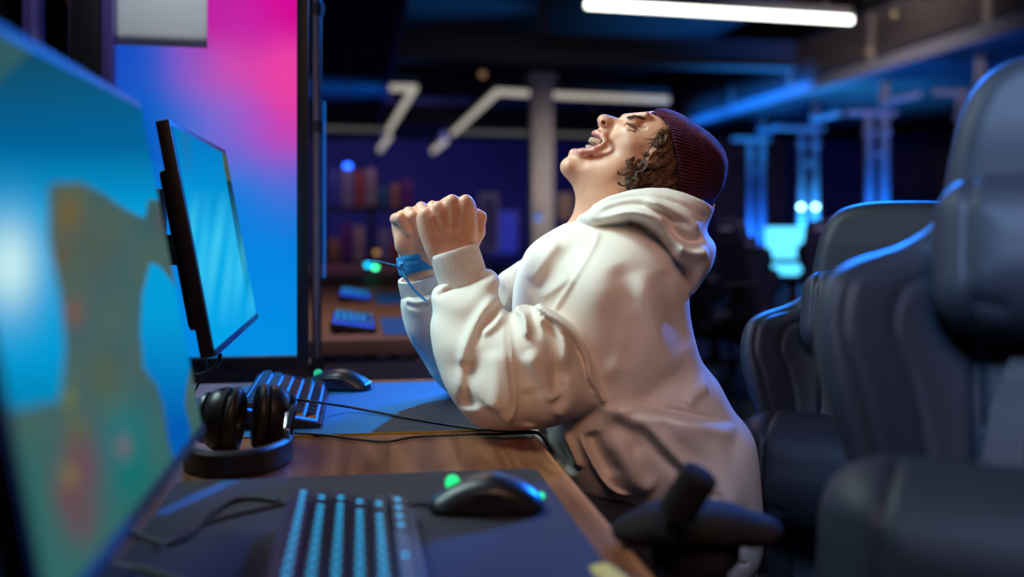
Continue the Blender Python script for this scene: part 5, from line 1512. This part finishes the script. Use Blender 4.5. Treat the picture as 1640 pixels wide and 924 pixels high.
lever(ch2, lx, ly, .775, 0)

# ------------------------------------------------------------------ the hall behind
# next desk of the row
t = empty('background_desk', (-.27, 4.1, 0), 0, 'wood-topped desk of the next row, blurred behind the wrist lace', 'desk')
MB().box((-.27, 4.10, DZ - .02), (1.06, 2.6, .04), bev=.002).build('desktop', mat('far_wood', (.24, .13, .09), .5, noise=(5, .2)), t, True)
for x in (-.72, .18):
    for y in (2.85, 5.3): MB().box((x, y, .35), (.04, .04, .70)).build('leg', STEEL, t, True)
MB().box((-.27, 2.85, .66), (.86, .04, .05)).build('crossbar', STEEL, t, True)
MB().box((-.27, 2.85, .30), (.86, .04, .04)).build('crossbar', STEEL, t, True)
def kb_copy(src, x, y, rz):
    c = copy_tree(src); c.location = (x, y, DZ + .0035); c.rotation_euler = (0, 0, rz); return c
kbs = [o for o in COL.objects if o.get('category') == 'keyboard']
kfar = keyboard('gaming_keyboard', (-.02, 3.16, DZ + .0035), radians(90), radians(8), .36, 'blue-lit keyboard on the background desk, left of its blue mat', 1, True, emis('plate_blue', (.01, .10, 1.0), 1.6))
c = kb_copy(kfar, -.02, 4.35, radians(90)); c['label'] = 'second blue-lit keyboard, farther back on the background desk'
def flat_mat(name, x0, x1, y0, y1, z, m, label, cat='mouse pad'):
    t = MB().prism([(p[0], p[1]) for p in rrect(x1-x0, y1-y0, .02)], .0002, .003).build(name, m); t.location = ((x0+x1)/2, (y0+y1)/2, z); return tag(t, label, cat)
BMAT = mat('blue_cloth', (.01, .14, .55), .7)
flat_mat('mouse_pad', .07, .24, 2.92, 3.45, DZ, BMAT, 'plain blue mouse pad on the background desk beside the lit keyboard')
flat_mat('mouse_pad', .07, .24, 4.05, 4.7, DZ, BMAT, 'plain blue mouse pad farther back on the background desk')
# third desk row with a few lit things
t = empty('background_desk', (-.2, 7.0, 0), 0, 'dark desk far down the row under the small green lamp', 'desk')
MB().box((-.2, 7.0, DZ - .02), (1.2, 2.2, .04)).build('desktop', MATS['far_wood'], t, True)
for x in (-.7, .3):
    for y in (6.0, 8.0): MB().box((x, y, .36), (.05, .05, .70)).build('leg', STEEL, t, True)

# steel tube frame carrying the backlit board
t = empty('pipe_stand', (-.3, 2.6, 0), 0, 'grey steel tube frame with its upright right of the black post', 'frame')
p0 = XY(507, 360, 2.60); p1 = XY(300, 582, 2.60); zb_ = XY(420, 583, 2.60).z
MB().cyl((p0.x, 2.60, 0), (p0.x, 2.60, 4.9), .0125, n=16).build('upright', STEEL, t, True)
MB().cyl((p1.x, 2.60, zb_), (p0.x, 2.60, zb_), .0125, n=14).build('rail', STEEL, t, True)
MB().cyl((p1.x, 2.60, .02), (p1.x, 2.60, zb_), .0125, n=14).build('upright', STEEL, t, True)
for zz in (zb_, 1.32, 1.62): MB().cyl((p0.x, 2.60, zz - .015), (p0.x, 2.60, zz + .015), .018, n=16).build('clamp', DSTEEL, t, True)
MB().box((p0.x + .020, 2.60, 1.16), (.003, .01, .45)).build('light_strip', emis('strip_blue', (.0, .22, .95), .8), t, True)
RG = random.Random(3)
# storage shelves at the far end with muted goods, each its own thing
sx0 = XY(518, 360, 8.6).x; sx1 = XY(668, 360, 8.6).x
t = empty('storage_rack', ((sx0+sx1)/2, 8.6, 0), 0, 'tall dark storage rack with colourful things, far behind the fists', 'rack')
for x in (sx0, (sx0+sx1)/2, sx1): MB().box((x, 8.6, .62), (.04, .40, 1.24)).build('upright', DSTEEL, t, True)
for z in (.3, .75, 1.2): MB().box(((sx0+sx1)/2, 8.6, z), (sx1-sx0, .40, .03)).build('shelf', DSTEEL, t, True)
cols = [((.30,.06,.03),'red'),((.32,.16,.05),'orange'),((.05,.06,.30),'blue'),((.28,.24,.20),'beige'),((.12,.03,.14),'purple'),((.20,.20,.25),'grey'),((.02,.10,.16),'teal'),((.35,.28,.20),'cream')]
row = 0
for z, nm in ((.315, 'bottom'), (.765, 'middle'), (1.215, 'top')):
    x = sx0 + .05; k = 0
    while x < sx1 - .10:
        w_ = RG.uniform(.062, .105); hh = RG.uniform(.16, .34); (cc, cn) = cols[(k*3 + row) % 8]
        o = MB().box((0, 0, hh/2), (w_, .16, hh), bev=.006).box((0, -.082, hh*.6), (w_*.7, .004, hh*.25)).build('storage_box', mat('box_' + cn, cc, .6))
        o.location = (x + w_/2, 8.52, z)
        tag(o, '%s box standing upright on the %s shelf of the far rack' % (cn, nm), 'box', '%s boxes on the %s shelf of the far rack' % (cn, nm))
        x += w_ + .014; k += 1
    row += 1
# framed poster on the back
c = PW(783, 356, 12.0)
t = empty('poster_stand', (c.x, c.y, 0), 0, 'pale framed poster on a stand just right of the near fist', 'poster')
MB().box((c.x, c.y, c.z), (.24, .03, .70), bev=.004).build('frame', mat('poster_frame', (.30, .27, .30), .5), t, True)
MB().box((c.x, c.y - .018, c.z), (.17, .006, .60)).build('sheet', mat('poster_sheet', (.05, .05, .16), .5, noise=(6, .5)), t, True)
MB().box((c.x, c.y + .01, (c.z-.35)/2), (.04, .03, c.z - .35)).box((c.x, c.y, .01), (.30, .25, .02)).build('stand', DSTEEL, t, True)
# pale wall piece seen right of the beanie
a = PW(1142, 300, 26); b = PW(1262, 300, 26)
struct('wall_hall', MB().box(((a.x+b.x)/2, a.y, 1.7), (b.x-a.x, .2, 3.4)), mat('lilac_wall', (.35, .30, .42), .8))
# desks, monitors and chairs of the row on the right
def simple_desk(a, b, w_, dpt, rz, label):
    c = W(a, b, 0); t = empty('background_desk', (c.x, c.y, 0), rz, label, 'desk')
    MB().box((0, 0, .735), (w_, dpt, .03)).build('desktop', BLACKP, t)
    for sx in (-1, 1): MB().box((sx*(w_/2-.05), 0, .36), (.04, dpt-.1, .72)).build('leg', DSTEEL, t)
    return t
simple_desk(2.6, 9.3, 3.2, .8, -YAW, 'black desk of the far row carrying the bright cyan monitor')
def far_monitor(u, v, d, w_, h_, turn, col_, es, label):
    c = PW(u, v, d); zb_m = 0 if d > 10 else .75; t = empty('monitor', (c.x, c.y, zb_m), -YAW + turn, label, 'monitor', 'lit monitors of the far row' if d < 10 else 'added glow patches deep in the hall')
    hz = c.z - zb_m
    M = Matrix.Translation((0, 0, hz))
    MB().box((0, .015, 0), (w_ + .02, .03, h_ + .02), bev=.004, M=M).build('frame', BEZ, t)
    MB().box((0, -.002, 0), (w_, .004, h_), M=M).build('screen', emis('far_screen_%d' % u, col_, es), t)
    MB().box((0, .05, hz/2), (.05, .03, hz)).prism(rrect(.24, .18, .03), 0, .012).build('stand', BLACKP, t); return t
far_monitor(1262, 402, 9.2, .40, .44, radians(-22), (.08, .55, .90), 2.2, 'bright cyan monitor between two dark chair backs')
far_monitor(1176, 392, 9.0, .26, .34, radians(15), (.0, .10, .55), .6, 'dim blue monitor left of the bright cyan one')
far_monitor(1374, 377, 9.6, .11, .16, radians(0), (.30, .16, .95), 1.6, 'small violet monitor right of the bright cyan one')
far_monitor(1166, 468, 8.6, .10, .10, radians(0), (.0, .30, .85), 1.2, 'small blue screen low between the far chairs')
far_monitor(806, 372, 19.0, .55, .80, radians(-10), (.01, .02, .32), .8, 'dim blue glow patch deep in the hall, left of the pale column')  # this and the next two: added glowing panels for blurred coloured patches
far_monitor(742, 392, 15.0, .40, .30, radians(8), (.02, .03, .35), .5, 'dim blue glow patch deep in the hall, just above the far sleeve')
far_monitor(905, 330, 20.0, .30, .50, radians(0), (.16, .06, .03), .35, 'dull amber glow patch deep in the hall, right of the pale column')
GB = 'dark gaming chairs of the far row seen from behind'
labs = ['dark chair back of the far row, just right of the hoodie', 'dark chair back of the far row, left of the bright cyan monitor', 'dark chair back with a white logo, right of the bright cyan monitor', 'dark chair back of the far row, partly behind the leather headrest']
for k, (a_, b_, th) in enumerate(((1.42, 7.0, 200), (2.02, 8.0, 215), (2.72, 8.3, 235), (3.35, 8.6, 250))):
    rt = copy_tree(ch1); p = W(a_, b_, 0); rt.location = (p.x, p.y, 0); rt.rotation_euler = (0, 0, facing(th)); rt['label'] = labs[k]; rt['group'] = GB
